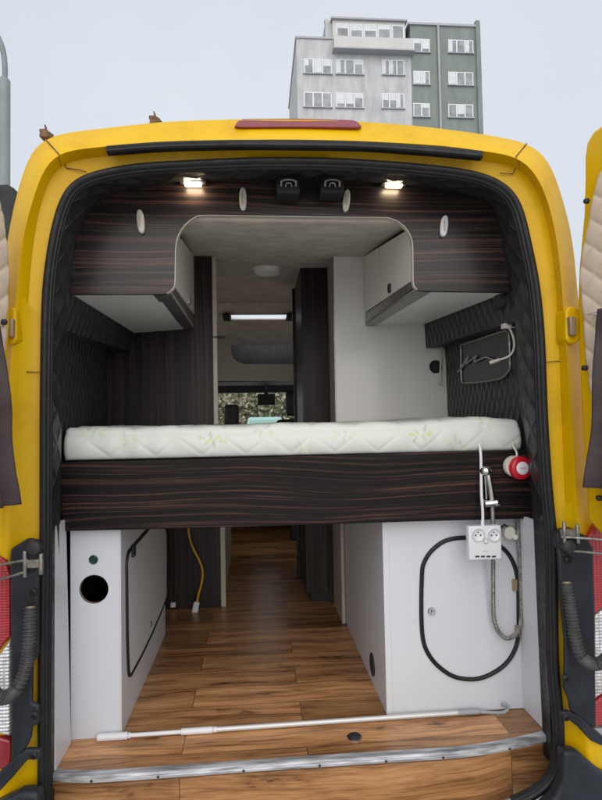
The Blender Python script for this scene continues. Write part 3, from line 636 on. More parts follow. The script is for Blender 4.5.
# build the board as strips between outer edge and arch so that no giant n-gon is needed
ca = resample(cut, 120, False); ou = resample([(70, 294.2), (69, 250), (76, 196), (110, 172), (180, 164), (300, 162), (420, 166), (480, 172), (503, 195), (511, 250), (509, 292.2)], 120, False)
mb = MB(); fr = [[P(*a_, YF) for a_ in ca], [P(*a_, YF) for a_ in ou]]; bk = [[q+V(0, .018, 0) for q in r] for r in fr]
mb.loft([fr[0], fr[1], bk[1], bk[0], fr[0]]); obj('fascia', mb, MZF, OC, smooth=False)
mb = MB(); pts = [P(*q, YF-.001) for q in resample(cut[1:-1], 140)]
rr = [[q+V(0, -.002, 0)+(V(.03, 0, 2.30)-q)*0, q+V(0, .02, 0), q+V(0, .02, 0)+.003*((V(.02, YF, 2.25)-q)/np.linalg.norm(V(.02, YF, 2.25)-q)), q+V(0, -.002, 0)+.003*((V(.02, YF, 2.25)-q)/np.linalg.norm(V(.02, YF, 2.25)-q))] for q in pts]
mb.loft(rr, True); obj('edge_band', mb, MBAND, OC)
ya_, yb_ = YF+.02, YB-.004
# left locker
def locker(side):
    if side < 0: fo, fi, ft = (71, 293.8), (170, 293), (176.5, 216); bo, bi, bt = (134, 333), (194, 328.6), (192.4, 255)
    else: fo, fi, ft = (508, 291.8), (415.5, 290.5), (411, 216); bo, bi, bt = (423.5, 324.5), (365.5, 325.4), (362.2, 256)
    A = [P(*q, ya_) for q in (fo, fi)]; B = [P(*q, yb_) for q in (bo, bi)]
    t0, t1 = P(*ft, ya_), P(*bt, yb_); t0 = V(A[1][0], ya_, 2.50); t1 = V(B[1][0], yb_, P(*bt, yb_)[2])
    up = .016*Z1
    mb = MB(); mb.hexa([A[0], A[1], B[1], B[0]], [q+up for q in (A[0], A[1], B[1], B[0])]); obj('base_board', mb, MWLOCK, OC, smooth=False, bevel=.001)
    # aluminium grip rail along the inner lower edge
    sx = -side; ins = V(side*.012, 0, 0)
    for nm, f0, f1_, mat, pr in (('grip_rail', .0, .17, MWALU, .0), ('flap_door', .185, .985, MWLOCK, .004)):
        q = []
        for (b0, tt) in ((A[1], t0), (B[1], t1)):
            for f in (f0, f1_): q.append(b0+(tt-b0)*f+V(0, 0, .0))
        a0, a1, b0, b1 = q
        k = V(sx*pr, 0, 0); th = V(side*.016, 0, 0)
        g0 = V(0, .012, 0); g1 = V(0, -.012, 0)
        if nm == 'grip_rail':
            # bevelled rail facing down and inwards
            off = V(side*.06, 0, .0); mb = MB()
            mb.prism([a0+off*1.1+V(0, 0, -.004), a0+V(0, 0, -.002), a1, a0+off*1.1+V(0, 0, .016)], [b0+off*.9+V(0, 0, -.004), b0+V(0, 0, -.002), b1, b0+off*.9+V(0, 0, .016)]); obj(nm, mb, mat, OC, smooth=False, bevel=.001)
        else:
            mb = MB(); mb.hexa([a0+k+g0, b0+k+g1, b1+k+g1, a1+k+g0], [x+k+th for x in (a0+g0, b0+g1, b1+g1, a1+g0)])
            o = obj(nm, mb, mat, OC, smooth=False, bevel=.002)
            c = (a0*.35+b0*.65)+(a1-a0)*.12 if side < 0 else (a0*.62+b0*.38)+(a1-a0)*.14
            mb = MB(); mb.box(c+k+V(-.012, -.014, -.02), c+k+V(.012, .014, .02)); obj('push_latch', mb, MWALU if side < 0 else MDARK, o, bevel=.005)
            a_, b_ = a0*.42+b0*.58, a1*.42+b1*.58
            mb = MB(); mb.prism([a_+k*1.4+V(sx*.001, 0, 0), a_+k*1.4+V(sx*.001, .004, 0), b_+k*1.4+V(sx*.001, .004, 0), b_+k*1.4+V(sx*.001, 0, 0)], [x-V(sx*.01, 0, 0) for x in (a_, a_+V(0, .004, 0), b_+V(0, .004, 0), b_)])
            if side > 0: obj('door_joint', mb, MBAND, o, smooth=False)
locker(-1); locker(1)
# white turn catches on the fascia
for px, py, hx, hz, tl_, mt in ((141, 222.5, .0135, .044, -.04, MIVORY), (243, 200, .0135, .043, 0, MIVORY), (346, 201.5, .0135, .043, .05, MIVORY), (443.5, 227, .0145, .041, .06, MWPL)):
    c = P(px, py, YF-.002); mb = MB(); o0 = superell(c, X1+tl_*0, Z1, hx, hz, 36, 2.5); mb.prism([q+V((q[2]-c[2])*tl_*2, -.016, 0) for q in o0], [q+V((q[2]-c[2])*tl_*2, .003, 0) for q in o0]); o = obj('turn_catch', mb, mt, OC, bevel=.005, seg=3)
    mb = MB(); mb.tube([c+V(-.002+.0, -.018, -.02), c+V(-.002, -.0195, .018)], .0022, 6); obj('slot', mb, MBAND, o)
# lit LED lamps under the header
for px, py, lab in ((193, 184.5, 'lit warm LED lamp above the fascia, left of the black lock catches'), (394, 186, 'lit warm LED lamp above the fascia, right of the black lock catches')):
    c = P(px, py, YF-.03); r_ = thing('led_lamp', c, lab, 'lamp')
    mb = MB(); mb.box(c+V(-.05, -.022, .004), c+V(.05, .022, .016)); obj('housing', mb, MDARK, r_, bevel=.003)
    mb = MB(); mb.box(c+V(-.03, -.012, -.0035), c+V(.03, .012, .004)); obj('diffuser', mb, MLED, r_, bevel=.002)

# --- partitions
LP = thing('partition_panel', P(160, 425, YB), 'dark upright-grain panel with pale edge behind the left locker', 'panel')
mb = MB(); x0, x1, zt, zb_ = P(104, 420, YB)[0], P(212.6, 330, YB)[0], P(200, 256.5, YB)[2], 1.45
mb.box(V(x0, YB, zb_), V(x1, YB+.018, zt)); obj('board', mb, MZV, LP, smooth=False)
mb = MB(); mb.box(V(x1+.0005, YB-.002, zb_), V(x1+.024, YB+.03, zt)); o = obj('edge_band', mb, MBAND, LP, bevel=.002)
mb = MB(); q = P(213, 337, YB-.004); mb.box(q+V(0, 0, -.004), q+V(.07, .02, .004)); obj('hinge', mb, MDARK, LP)
RP = thing('partition_panel', P(390, 425, YB), 'glossy white panel behind the right locker with a black cable hole', 'panel')
x0, x1, zt = P(335, 340, YB)[0], P(450, 400, YB)[0], P(350, 253, YB)[2]
mb = MB(); mb.box(V(x0, YB, 1.45), V(x1, YB+.018, zt)); obj('board', mb, MWGLOSS, RP, smooth=False, bevel=.002)
mb = MB(); mb.box(V(x0+.012, YB+.019, ZF+.002), V(x0+.03, YB+.36, zt+.05)); obj('side_board', mb, MGRYP, RP, smooth=False)  # side of the white cabinet; its shade is put into the beige-grey
mb = MB(); mb.box(V(x0-.006, YB-.003, 1.45), V(x0-.0005, YB+.022, zt)); obj('edge_band', mb, MWALU, RP)
c = P(435.7, 366.8, YB); mb = MB(); mb.lathe(c, -Y1, [(.034, -.001), (.038, .003), (.034, .007), (.028, .004), (.026, .0015)], 28); obj('cable_hole', mb, MDARK, RP)
WD = thing('wardrobe', F(316, 590), 'tall dark upright-grain wardrobe just behind the white panel', 'wardrobe')
wyf = YB+.40; x0, x1 = P(303, 400, wyf)[0], P(340, 400, wyf)[0]+.3; zt = P(315, 267, wyf)[2]
mb = MB(); mb.box(V(x0, wyf, ZF+.06), V(x1, wyf+.55, zt)); obj('carcass', mb, MZV, WD, smooth=False, bevel=.002)
mb = MB(); mb.box(V(x0+.03, wyf+.03, ZF+.001), V(x1, wyf+.5, ZF+.06)); obj('plinth', mb, MDARK, WD)
mb = MB(); mb.box(V(x0-.018, wyf+.57, ZF+.002), V(x1, wyf+.60, zt)); obj('end_board', mb, MZV, WD, smooth=False)
# kitchen / seat block far on the right and left of the aisle
mb = MB(); x0_ = P(290, 530, 3.6)[0]; mb.box(V(x0_, 3.55, ZF+.001), V(x0_+.08, 3.63, 1.0)); mb.box(V(x0_-.05, 3.5, 1.0), V(x0_+.6, 3.9, 1.08))
obj('front_bench', mb, MDARK, bevel=.01, label='dark seat base standing at the far end of the plank aisle', cat='seat base')
LW = thing('lower_partition', F(195, 610), 'dark upright-grain panel with white edge under the bed', 'panel')
yl = F(222, 607)[1]; x0, x1 = P(150, 560, yl)[0], P(220.5, 560, yl)[0]
mb = MB(); mb.box(V(x0, yl, ZF+.001), V(x1, yl+.02, 1.5)); obj('board', mb, MZV, LW, smooth=False)
mb = MB(); mb.box(V(x1+.0005, yl-.003, ZF+.001), V(x1+.03, yl+.022, 1.5)); obj('edge_band', mb, MBAND, LW, bevel=.002)
mb = MB(); q = P(174, 604, yl-.01); mb.box(q-V(.02, .012, .018), q+V(.01, .008, .012)); obj('clip', mb, MWPL, LW, bevel=.003)
# left kitchen block that closes the aisle on the far left
mb = MB(); mb.box(V(-.95, yl+.05, ZF+.001), V(x1+.005, 3.0, 1.55)); obj('kitchen_block', mb, MGRYP, bevel=.004, label='beige-grey kitchen block beyond the dark panel on the left of the aisle', cat='cabinet')
# ceiling lamp
c = P(267, 271, 1.6); zc = np.interp(1.6, [p[0] for p in prof], [p[1] for p in prof]); r = ray(267, 270); tt = None
for Y in np.linspace(.8, 2.6, 400):
    q = P(267, 267.5, Y)
    if q[2] >= np.interp(Y, [p[0] for p in prof], [p[1] for p in prof]): break
CL = thing('ceiling_lamp', q, 'round white ceiling lamp, unlit, on the beige ceiling above the aisle', 'lamp')
rad = 14.5/FPX*(q[1]+1.8)
mb = MB(); mb.lathe(q+Z1*.004, -Z1, [(rad*.97, 0), (rad, .006), (rad, .016), (rad*.95, .02)], 40); obj('base_ring', mb, MLAMP, CL)
mb = MB(); mb.lathe(q-Z1*.015, -Z1, [(rad*.94, 0), (rad*.92, .014), (rad*.82, .025), (rad*.4, .03), (.002, .031)], 40); obj('diffuser', mb, MLAMP, CL)

# --- bed
BED = thing('bed', P(295, 531, YF), 'raised bed with dark zebrano front board across the van', 'bed')
top = resample([(60.5, 462.5), (180, 459.5), (300, 456.5), (420, 453), (530, 449.5)], 20, False); bot = resample([(62, 531.3), (200, 528), (320, 524.6), (420, 521.4), (532, 518.5)], 20, False)
a_, b_ = pxs(top, YF), pxs(bot, YF); mb = MB(); mb.loft([b_, a_, a_+V(0, .02, 0), b_+V(0, .02, 0), b_]); mb.face([0, 20, 40, 60]); mb.face([19, 39, 59, 79]); obj('front_board', mb, MZ, BED, smooth=False, bevel=.0015)
zp = b_[:, 2].mean()+.03
mb = MB(); mb.box(V(-.84, YF+.025, 1.585), V(.90, YB-.005, 1.605)); obj('slat_base', mb, MGRYP, BED)
# mattress with zigzag quilting and a printed leaf pattern
NX = 420; xs = np.linspace(P(62.5, 440, YF+.01)[0], P(522.5, 440, YF+.01)[0], NX)
zbt = 1.622; th = P(300, 424, YF)[2]-zbt
pr = []
for k in range(16): t = k/15; pr.append((YF+.022-.018*math.sin(math.pi*min(1, t*1.0))**.6, zbt+t*th*.78, t*.78*th))
for k in range(1, 9): t = k/8*math.pi/2; pr.append((YF+.022+.04*(1-math.cos(t)), zbt+th*.78+th*.22*math.sin(t), .78*th+.03*k/8))
for k in range(1, 26): pr.append((YF+.062+(YB-.012-YF-.062)*k/25, zbt+th, .78*th+.03+.04*k))
leaf = [(P(129, 446, YF)[0], .072, 0), (P(212, 443, YF)[0], .068, 1), (P(345, 441, YF)[0], .07, 2), (P(421, 437, YF)[0], .07, 3), (P(489, 425, YF)[0], .1, 4), (P(262, 436, YF)[0], .1, 5), (P(92, 438, YF)[0], .1, 2), (P(305, 447, YF)[0], .03, 0), (P(455, 444, YF)[0], .03, 5)]
cols = []; R = []
base = np.array((.62, .645, .61)); rng2 = np.random.RandomState(3)
for j, (Y, z, v) in enumerate(pr):
    row = []
    for i, x in enumerate(xs):
        ph = (x/.165) % 1; tri = 1-abs(2*ph-1)
        vt = .012+.062*tri
        d1 = abs(v-vt)*.8; d2 = abs(v-(.112+.10*(1-tri)))*.8
        dd = min(d1, d2); seam = math.exp(-(dd/.0052)**2) if j > 1 else 0
        bul = .0022*math.sin(x*7+1)+.0018*math.sin(x*15.7+2)+.0018*math.sin(x*31+v*30)
        e = min(1, (x-xs[0])/.022, (xs[-1]-x)/.022); rnd = 1-math.sqrt(max(0, 1-(1-e)**2)) if e < 1 else 0
        h = -.0026*seam+.0022*math.sin(x*53+9*v+2*math.sin(x*11))*math.sin(v*30)
        yy = Y-h+rnd*.016; zz = z+(h if j > 18 else 0)+bul*min(1, v/.1)*(1 if j > 2 else 0)-rnd*.012*(v/.15 if v < .15 else 1)
        zz += .014*math.exp(-((x-.68)/.16)**2)*min(1, v/.1)
        row.append((x, yy, zz))
        c = base.copy()
        for lx, lv, kd in leaf:
            for q in range(6):
                an = q*1.05+kd*.7; r1 = .018+.008*((q*7+kd*3) % 3)
                cx, cv = lx+math.cos(an)*r1*1.25, lv+math.sin(an)*r1*.62
                ux, uv_ = (x-cx)*math.cos(an)+(v-cv)*math.sin(an), -(x-cx)*math.sin(an)+(v-cv)*math.cos(an)
                g = (ux/.017)**2+(uv_/.0052)**2
                if g < 1:
                    lc = [np.array((.40, .52, .20)), np.array((.52, .56, .14)), np.array((.34, .46, .28))][(q+kd) % 3]
                    k_ = (.7 if kd in (1, 3) else .36)*min(1, (1-g)*2.5); k_ *= .55 if abs(uv_) < .0007 else 1
                    c = c*(1-k_)+lc*k_
        c = c*(1-.03*seam); cols.append(c)
    R.append(row)
mb = MB(); mb.loft(R)
MAT = obj('mattress', mb, vcol('mattress_fabric'), None, angle=180, label='white quilted mattress printed with green leaves lying on the bed', cat='mattress')
# mattress end caps / underside are closed by a plain core
at = MAT.data.color_attributes.new('print', 'FLOAT_COLOR', 'POINT')
# vertices may have been reordered by merging: look the colour up by position
from mathutils.kdtree import KDTree
kd = KDTree(len(mb.v))
for k, q in enumerate(mb.v): kd.insert(q, k)
kd.balance(); o0 = WORLD[MAT.name]
for k, vv in enumerate(MAT.data.vertices):
    _, idx, _ = kd.find(Vector(o0)+vv.co); at.data[k].color = (*cols[idx], 1)
solid(MAT, .01, -1)

# --- boxes under the bed
def frame_panel(mb, c0, ux, uz, w_, h_, hx, hz, r, nrm, t, n=48):
    # rectangular board with one round hole; c0 lower-left corner on the outer face
    hole, rect = [], []
    for k in range(n):
        a = 2*math.pi*(k+.5)/n; dx, dz = math.cos(a), math.sin(a)
        hole.append((hx+r*dx, hz+r*dz))
        sc = min(((w_-hx)/dx if dx > 1e-9 else (-hx/dx if dx < -1e-9 else 1e9)), ((h_-hz)/dz if dz > 1e-9 else (-hz/dz if dz < -1e-9 else 1e9)))
        rect.append((hx+sc*dx, hz+sc*dz))
    W_ = lambda p, o: c0+ux*p[0]+uz*p[1]+nrm*o
    f = [[W_(p, 0) for p in hole], [W_(p, 0) for p in rect], [W_(p, -t) for p in rect], [W_(p, -t) for p in hole], [W_(p, 0) for p in hole]]
    mb.loft([list(map(tuple, q)) for q in f], True)
    # square off the corners
    for cx, cz in ((0, 0), (w_, 0), (w_, h_), (0, h_)):
        nb = sorted(rect, key=lambda p: (p[0]-cx)**2+(p[1]-cz)**2)
        e1 = min([p for p in rect if abs(p[0]-cx) < 1e-6], key=lambda p: abs(p[1]-cz)); e2 = min([p for p in rect if abs(p[1]-cz) < 1e-6], key=lambda p: abs(p[0]-cx))
        mb.prism([W_(p, 0) for p in ((cx, cz), e1, e2)], [W_(p, -t) for p in ((cx, cz), e1, e2)])
bl_, br_ = F(71.5, 743), F(121, 737)
yb1 = .318; xL, xR = P(70.5, 640, yb1)[0], F(121, 737)[0]; ztop = P(100, 533, YF+.03)[2]+.06
BX = thing('storage_box', V((xL+xR)/2, .8, ZF), 'narrow white box on the left under the bed with a round hole', 'cabinet')
mb = MB(); hc = P(93.8, 589.5, yb1); frame_panel(mb, V(xL, yb1, ZF+.001), X1, Z1, xR-xL, ztop-ZF, hc[0]-xL, hc[2]-ZF, .052, -Y1, .016); fo_ = obj('front_board', mb, MWHITE, BX, smooth=False)
mb = MB(); hq = [hc+V(.0505*math.cos(a), 0, .0505*math.sin(a)) for a in np.linspace(0, 2*math.pi, 41)[:-1]]; mb.loft([[q+V(0, .0005, 0) for q in hq], [q+V(0, .0155, 0) for q in hq]], True); obj('hole_rim', mb, MTAN, fo_)
ybk = F(167, 634)[1]
mb = MB(); mb.box(V(xR-.016, yb1+.0165, ZF+.001), V(xR, ybk, ztop)); sb = obj('side_board', mb, MWHITE, BX, smooth=False)
mb = MB(); mb.box(V(xR-.001, yb1-.003, ZF+.001), V(xR+.003, yb1+.02, ztop)); obj('corner_edge', mb, MWHITE, BX, bevel=.001)
mb = MB(); mb.box(V(xL, ybk+.001, ZF), V(xR, ybk+.015, ztop)); mb.box(V(xL-.06, yb1+.02, ZF), V(xL-.05, ybk, ztop)); obj('back_board', mb, MDARK, BX)
mb = MB(); q = P(93.5, 559.5, yb1); mb.lathe(q+Y1*.001, -Y1, [(.0155, 0), (.0165, .004), (.013, .007), (.010, .004), (.004, .004)], 24); obj('push_button', mb, MGREEN, BX)
xp = xR+.002
def pathX(px, X, n=90, closed=True):
    p = [PX(a, b, X) for a, b in px]; p = p+[p[0]] if closed else p
    return p
hp1 = [(150, 527), (133, 546), (127.5, 553), (126, 562), (126.3, 600), (126.8, 640), (127.6, 664), (128.2, 674), (130, 675.5), (134, 668), (141, 655), (152, 632), (163, 606), (165.8, 598), (166.2, 590), (166.2, 560), (166, 532), (163, 524)]
hpp = np.array([PX(a, b, xp) for a, b in hp1])
cl = np.vstack([hpp, hpp[:1]]); cl = resample(cl, 160, False)[:-1]
mb = MB(); mb.tube(cl, .008, 8, closed=True); obj('rubber_gasket', mb, MRUB, sb)
cen = hpp.mean(0); inn = cen+(hpp-cen)*.985
mb = MB(); mb.prism([q+V(.003, 0, 0) for q in inn], [q-V(.001, 0, 0) for q in inn]); hd = obj('hatch_door', mb, MWHITE, sb, smooth=False)
mb = MB(); q = PX(131.5, 549, xp); mb.box(q-V(.002, .02, .03), q+V(.014, .02, .012)); obj('hinge', mb, MDARK, hd, bevel=.004)
mb = MB(); q = PX(149.5, 624, xp); mb.lathe(q, X1, [(.012, 0), (.012, .008), (.004, .012)], 14); obj('lock', mb, MSTEEL, hd)
# right box
yb2 = .345; xl, xr = F(387.3, 717)[0], F(524.5, 708.6)[0]; ybk2 = F(335, 600)[1]
B2 = thing('storage_box', V((xl+xr)/2, 1, ZF), 'wide white box on the right under the bed with a black-rimmed hatch', 'cabinet')
mb = MB(); mb.box(V(xl, yb2, ZF+.001), V(xr+.03, yb2+.016, ztop)); f2_ = obj('front_board', mb, MWHITE, B2, smooth=False, bevel=.0015)
mb = MB(); mb.box(V(xl+.001, yb2+.0165, ZF+.001), V(xl+.017, ybk2, ztop)); s2_ = obj('side_board', mb, MWHITE, B2, smooth=False)
mb = MB(); mb.box(V(xl-.002, yb2-.0025, ZF+.001), V(xl+.022, yb2-.0005, ztop)); obj('corner_edge', mb, MWHITE, B2, bevel=.0006)
c_a = [(422, 575), (423, 566), (427, 557), (434, 548.5), (444, 541.5), (456, 538.3), (470, 537.8), (483, 539), (495, 543), (506, 551), (513, 562), (517, 575), (518.4, 592), (518.6, 612), (518.5, 632), (516.5, 645), (511, 657), (502, 667), (490, 674.5), (478, 678.6), (466, 679), (454, 676.5), (443, 670), (433, 660.5), (426, 649), (422.8, 637), (421.6, 620), (421.4, 598)]
hpath = resample([P(x, y, yb2-.003) for x, y in c_a+[c_a[0]]], 160)[:-1]
mb = MB(); mb.tube(hpath, .0085, 8, closed=True); obj('rubber_gasket', mb, MRUB, f2_)
cen = hpath.mean(0); inn = cen+(hpath-cen)*.985; mb = MB(); mb.prism([q+V(0, .001, 0) for q in inn], [q+V(0, .006, 0) for q in inn]); hd2 = obj('hatch_door', mb, MWHITE, f2_, smooth=False)
mb = MB(); q = P(431.3, 610.8, yb2-.002); mb.lathe(q, -Y1, [(.0155, 0), (.0155, .006), (.013, .009), (.009, .009), (.008, .005), (.002, .005)], 24); lk = obj('lock', mb, MCHR, hd2)
mb = MB(); mb.box(q+V(-.0015, -.0075, -.005), q+V(.0015, -.004, .005)); obj('key_slot', mb, MDARK, lk)
for q in ((514.3, 585), (517.3, 631)):
    c = P(*q, yb2-.006); mb = MB(); mb.box(c-V(.008, .004, .022), c+V(.008, .005, .022)); mb.tube([c+V(.008, -.003, -.022), c+V(.008, -.003, .022)], .004, 8); obj('hinge', mb, MTAN, f2_, bevel=.002)
c = PX(372.5, 664.5, xl); mb = MB()
o0 = [c+V(0, .047*math.cos(a), .047*math.sin(a)) for a in np.linspace(0, 2*math.pi, 33)[:-1]]
mb.prism([q-V(.004, 0, 0) for q in o0], [q+V(.002, 0, 0) for q in o0]); obj('cable_hole', mb, MDARK, s2_, bevel=.002)
# white trim boards along the side walls behind the sill
for nm, a0, a1, t0_, t1_, lab in (('trim_board', F(55.5, 771.5), F(71, 743.5), (55, 523.5), (66, 519.5), 'narrow white trim board at the left edge of the opening beside the holed box'),
                                  ('trim_board', F(546.8, 733.2), F(523.8, 708.8), (537.5, 521.5), (515.5, 514), 'narrow white trim board at the right edge of the opening beside the hatch')):
    z0_, z1_ = P(*t0_, a0[1])[2], P(*t1_, a1[1])[2]; xa, xb = P(*t0_, a0[1])[0], P(*t1_, a1[1])[0]
    q = [a0+Z1*.001, a1+Z1*.001, V(xb, a1[1], z1_), V(xa, a0[1], z0_)]; sgn = -1 if a0[0] < 0 else 1
    mb = MB(); mb.prism(q, [p+V(sgn*.014, 0, 0) for p in q]); obj(nm, mb, MWHITE, None, smooth=False, bevel=.0015, label=lab, cat='board')
# black backs behind the trims
mb = MB(); mb.box(V(-1., .09, .45), V(P(48, 700, .1)[0], .11, 1.45)); mb.box(V(P(549, 700, .1)[0]+.01, .09, .45), V(1.04, .11, 1.45)); obj('jamb_back', mb, MRUB, VAN)

# ================================================================== LOOSE THINGS
# telescopic pole on the floor
p0, p1 = F(97, 741.5)+Z1*.0135, F(485, 714)+Z1*.0115
PO = thing('curtain_pole', (p0+p1)/2-Z1*.016, 'white telescopic pole with a hook lying across the plank floor', 'pole')
at_ = lambda t: p0+(p1-p0)*t
mb = MB(); mb.tube([at_(0), at_(.075)], .0130, 16); mb.tube([at_(.075), at_(.082)], .0108, 16); obj('grip', mb, MWPL, PO, bevel=.004)
mb = MB(); mb.tube([at_(.08), at_(.21)], .0075, 14); obj('inner_tube', mb, MWPL, PO)
mb = MB(); mb.tube([at_(.205), at_(.285)], .0115, 16); mb.tube([at_(.285), at_(.296)], .0100, 16); obj('sleeve', mb, MWPL, PO, bevel=.003)
mb = MB(); mb.tube([at_(.29), at_(.93)], .0092, 14); obj('outer_tube', mb, MWALU if False else plain('satin_tube', (.6, .6, .6), .34, metal=.3, var=.02, rvar=.02), PO)
mb = MB(); mb.tube([at_(.925), at_(.985)], .0102, 14); obj('end_cap', mb, MGREY, PO, bevel=.003)
ey = at_(.985)[1]; hk = resample([at_(.975), P(492, 712.6, ey), P(499, 713, ey), P(505, 712, ey), P(508, 709, ey), P(506.5, 705.6, ey), P(502, 704.8, ey)], 40)
mb = MB(); mb.tube(hk, .0062, 12); obj('hook', mb, MGREY, PO)
# floor plug
q = F(354.6, 737.6); PG = thing('floor_plug', q, 'small round black plug with metal rim set in the plank floor', 'plug')
mb = MB(); mb.lathe(q+Z1*.0005, Z1, [(.027, 0), (.027, .003), (.021, .004)], 28); obj('rim', mb, MCHR, PG)
mb = MB(); mb.lathe(q+Z1*.003, Z1, [(.022, 0), (.022, .005), (.017, .007), (.003, .007)], 28); obj('cap', mb, MDARK, PG)
# power strip hanging in front of the bed board
yp = YF-.05; q0, q1 = P(468.5, 526.5, yp), P(502.5, 559.5, yp)
cen = (q0+q1)/2
PS = thing('power_strip', V(cen[0], yp, q1[2]), 'square white power socket block with USB ports hanging by its cord', 'power strip')
mb = MB(); mb.box(V(q0[0], yp, q1[2]), V(q1[0], yp+.032, q0[2])); obj('case', mb, MWPL, PS, bevel=.006, seg=3)
cz = P(478, 535, yp)
ringm = plain('socket_grey', (.45, .46, .48), .35, var=.05)
for px in (478.2, 494.0):
    c = P(px, 535, yp-.0005); mb = MB(); mb.lathe(c, -Y1, [(.0255, -.001), (.0255, .003), (.0235, .004), (.0222, .0015), (.021, .0005), (.002, .0005)], 32); so_ = obj('socket', mb, MWPL, PS)
    mb = MB(); mb.lathe(c, -Y1, [(.0232, .0032), (.0226, .0043), (.0218, .0033)], 32, False); obj('socket_ring', mb, ringm, so_)
    mb = MB()
    for dx in (-.0095, .0095): mb.lathe(c+V(dx, 0, -.001), -Y1, [(.0031, 0), (.0031, .0012), (.001, .0012)], 12)
    mb.lathe(c+V(0, 0, .010), -Y1, [(.0026, 0), (.0026, .0014), (.001, .0014)], 10)
    obj('pin_holes', mb, MDARK, so_)
c = P(485.7, 541, yp-.0005); mb = MB(); mb.lathe(c, -Y1, [(.0095, -.001), (.0095, .003), (.008, .004), (.0075, .0025), (.002, .0025)], 20); sw = obj('switch', mb, ringm, PS); mb = MB(); mb.lathe(c, -Y1, [(.007, .0025), (.007, .0045), (.002, .0045)], 18); obj('switch_button', mb, MWPL, sw)
for k, px in enumerate((477.5, 483, 488.5, 494)):
    c = P(px, 556.5, yp-.0006); mb = MB(); mb.box(c-V(.0075, .0015, .003), c+V(.0075, .002, .003)); obj('usb_port', mb, MDARK, PS, bevel=.0008)
mb = MB(); c = P(486, 551.5, yp-.0003); mb.box(c-V(.012, .0004, .0007), c+V(.012, .001, .0007)); obj('mark', mb, MGREY, PS)
cord = resample([P(479, 443, YF+.02), P(480.2, 448, YF-.004), P(481, 458, YF-.012), P(481.2, 475, YF-.02), P(481.6, 495, YF-.03), P(482.8, 512, YF-.035), P(482.8, 527, yp+.014)], 60)
mb = MB(); mb.tube(cord, .0055, 10); obj('cord', mb, MWPL, PS)
mb = MB(); mb.tube([cord[-1]+Z1*.024, cord[-1]-Z1*.004], [.006, .0085], 12); obj('cord_boot', mb, MWPL, PS)
# shower set
SH = thing('hand_shower', P(489, 520, YF), 'chrome hand shower with holder and looped metal hose on the bed board', 'shower')
ys_ = YF-.024
mb = MB(); c = P(486, 471, ys_); mb.ell(c, (.023, .022, .019), 10); mb.tube([c, c+V(0, .024, 0)], .011, 12); obj('holder_head', mb, MCHR, SH)
mb = MB(); mb.tube([P(488, 474, ys_), P(490.5, 487, ys_-.004), P(492.5, 500, ys_)], [.011, .0115, .0125], 14); mb.tube([P(485, 474, ys_+.008), P(486.5, 499, ys_+.008)], .0045, 10); obj('hand_piece', mb, MCHR, SH)
mb = MB(); c = P(487.5, 504, ys_); mb.tube([c+V(-.012, .0, 0), c+V(.032, 0, .004)], [.013, .016], 14); mb.ell(c+V(.034, -.004, .004), (.016, .014, .014), 8); mb.ell(c+V(-.02, -.002, .008), (.012, .012, .012), 8); mb.tube([c, c+V(0, .024, 0)], .011, 12); obj('holder_valve', mb, MCHR, SH)
hs = resample([P(492.3, 503, ys_), P(492.7, 515, ys_), P(493, 530, YF-.012), P(493.2, 560, YF+.006), P(493.3, 600, YF+.03), P(494, 618, YF+.035), P(498, 630.5, YF+.036), P(505.5, 638, YF+.038), P(513, 636.5, YF+.04), P(519, 629, YF+.04), P(521.6, 617, YF+.045), P(521.3, 590, YF+.045), P(519.8, 560, YF+.04), P(518.2, 535, YF+.035), P(517.3, 517, YF+.035), P(517, 510, YF+.035)], 420)
mb = MB(); mb.tube(hs, 0, 10, rfun=lambda i: .0085 if i % 3 else .0072); obj('metal_hose', mb, MSTEEL, SH, angle=20)
# white round socket plug
c = P(508.5, 532, yb2-.012); WP = thing('wall_plug', c, 'small white round plug on the right box beside the socket block', 'plug')
mb = MB(); o0 = superell(c, X1, Z1, .024, .026, 28, 2.2); mb.prism([q+V(.006*math.sin(9*q[2]), -.026, 0)*1 for q in o0], [q+V(0, .012, 0) for q in o0]); obj('plug_body', mb, MIVORY, WP, bevel=.007, seg=3)
mb = MB(); mb.tube([c+V(-.008, -.02, .02), c+V(-.022, -.018, .033), c+V(-.034, -.004, .018)], .004, 8); obj('strap', mb, MDARK, WP)
mb = MB(); mb.ell(c+V(.016, -.024, -.016), (.012, .01, .011), 8); obj('plug_nub', mb, MIVORY, WP)
# red and white round device
c = P(520.5, 468, YF-.04); RB = thing('round_device', c, 'red and white round device hung by a short cord on the bed board', 'device')
ax = V(.03, -1, .02); ax /= np.linalg.norm(ax)
mb = MB(); mb.lathe(c-V(.018, -.018, -.006), ax, [(.028, -.014), (.038, -.008), (.040, 0), (.037, .012)], 36); obj('white_back', mb, MIVORY, RB)
mb = MB(); mb.lathe(c, ax, [(.034, -.022), (.0425, -.014), (.044, 0), (.042, .010), (.036, .015), (.022, .016)], 36); obj('red_ring', mb, MREDP, RB)
mb = MB(); mb.lathe(c, ax, [(.024, .012), (.024, .018), (.021, .0205), (.003, .0205)], 32); wf = obj('white_face', mb, MWPL, RB)
mk = plain('pink_print', (.45, .05, .10), .5)
mb = MB(); s_ = np.cross(ax, Z1); s_ /= np.linalg.norm(s_); s_ = s_ if s_[0] > 0 else -s_
mb.tube([c+ax*.0208+s_*x+Z1*z for x, z in ((-.012, .0), (-.008, .004), (-.005, -.002), (-.001, .003), (.002, -.002), (.006, .002), (.011, .0))], .0011, 6); obj('printed_script', mb, mk, wf)
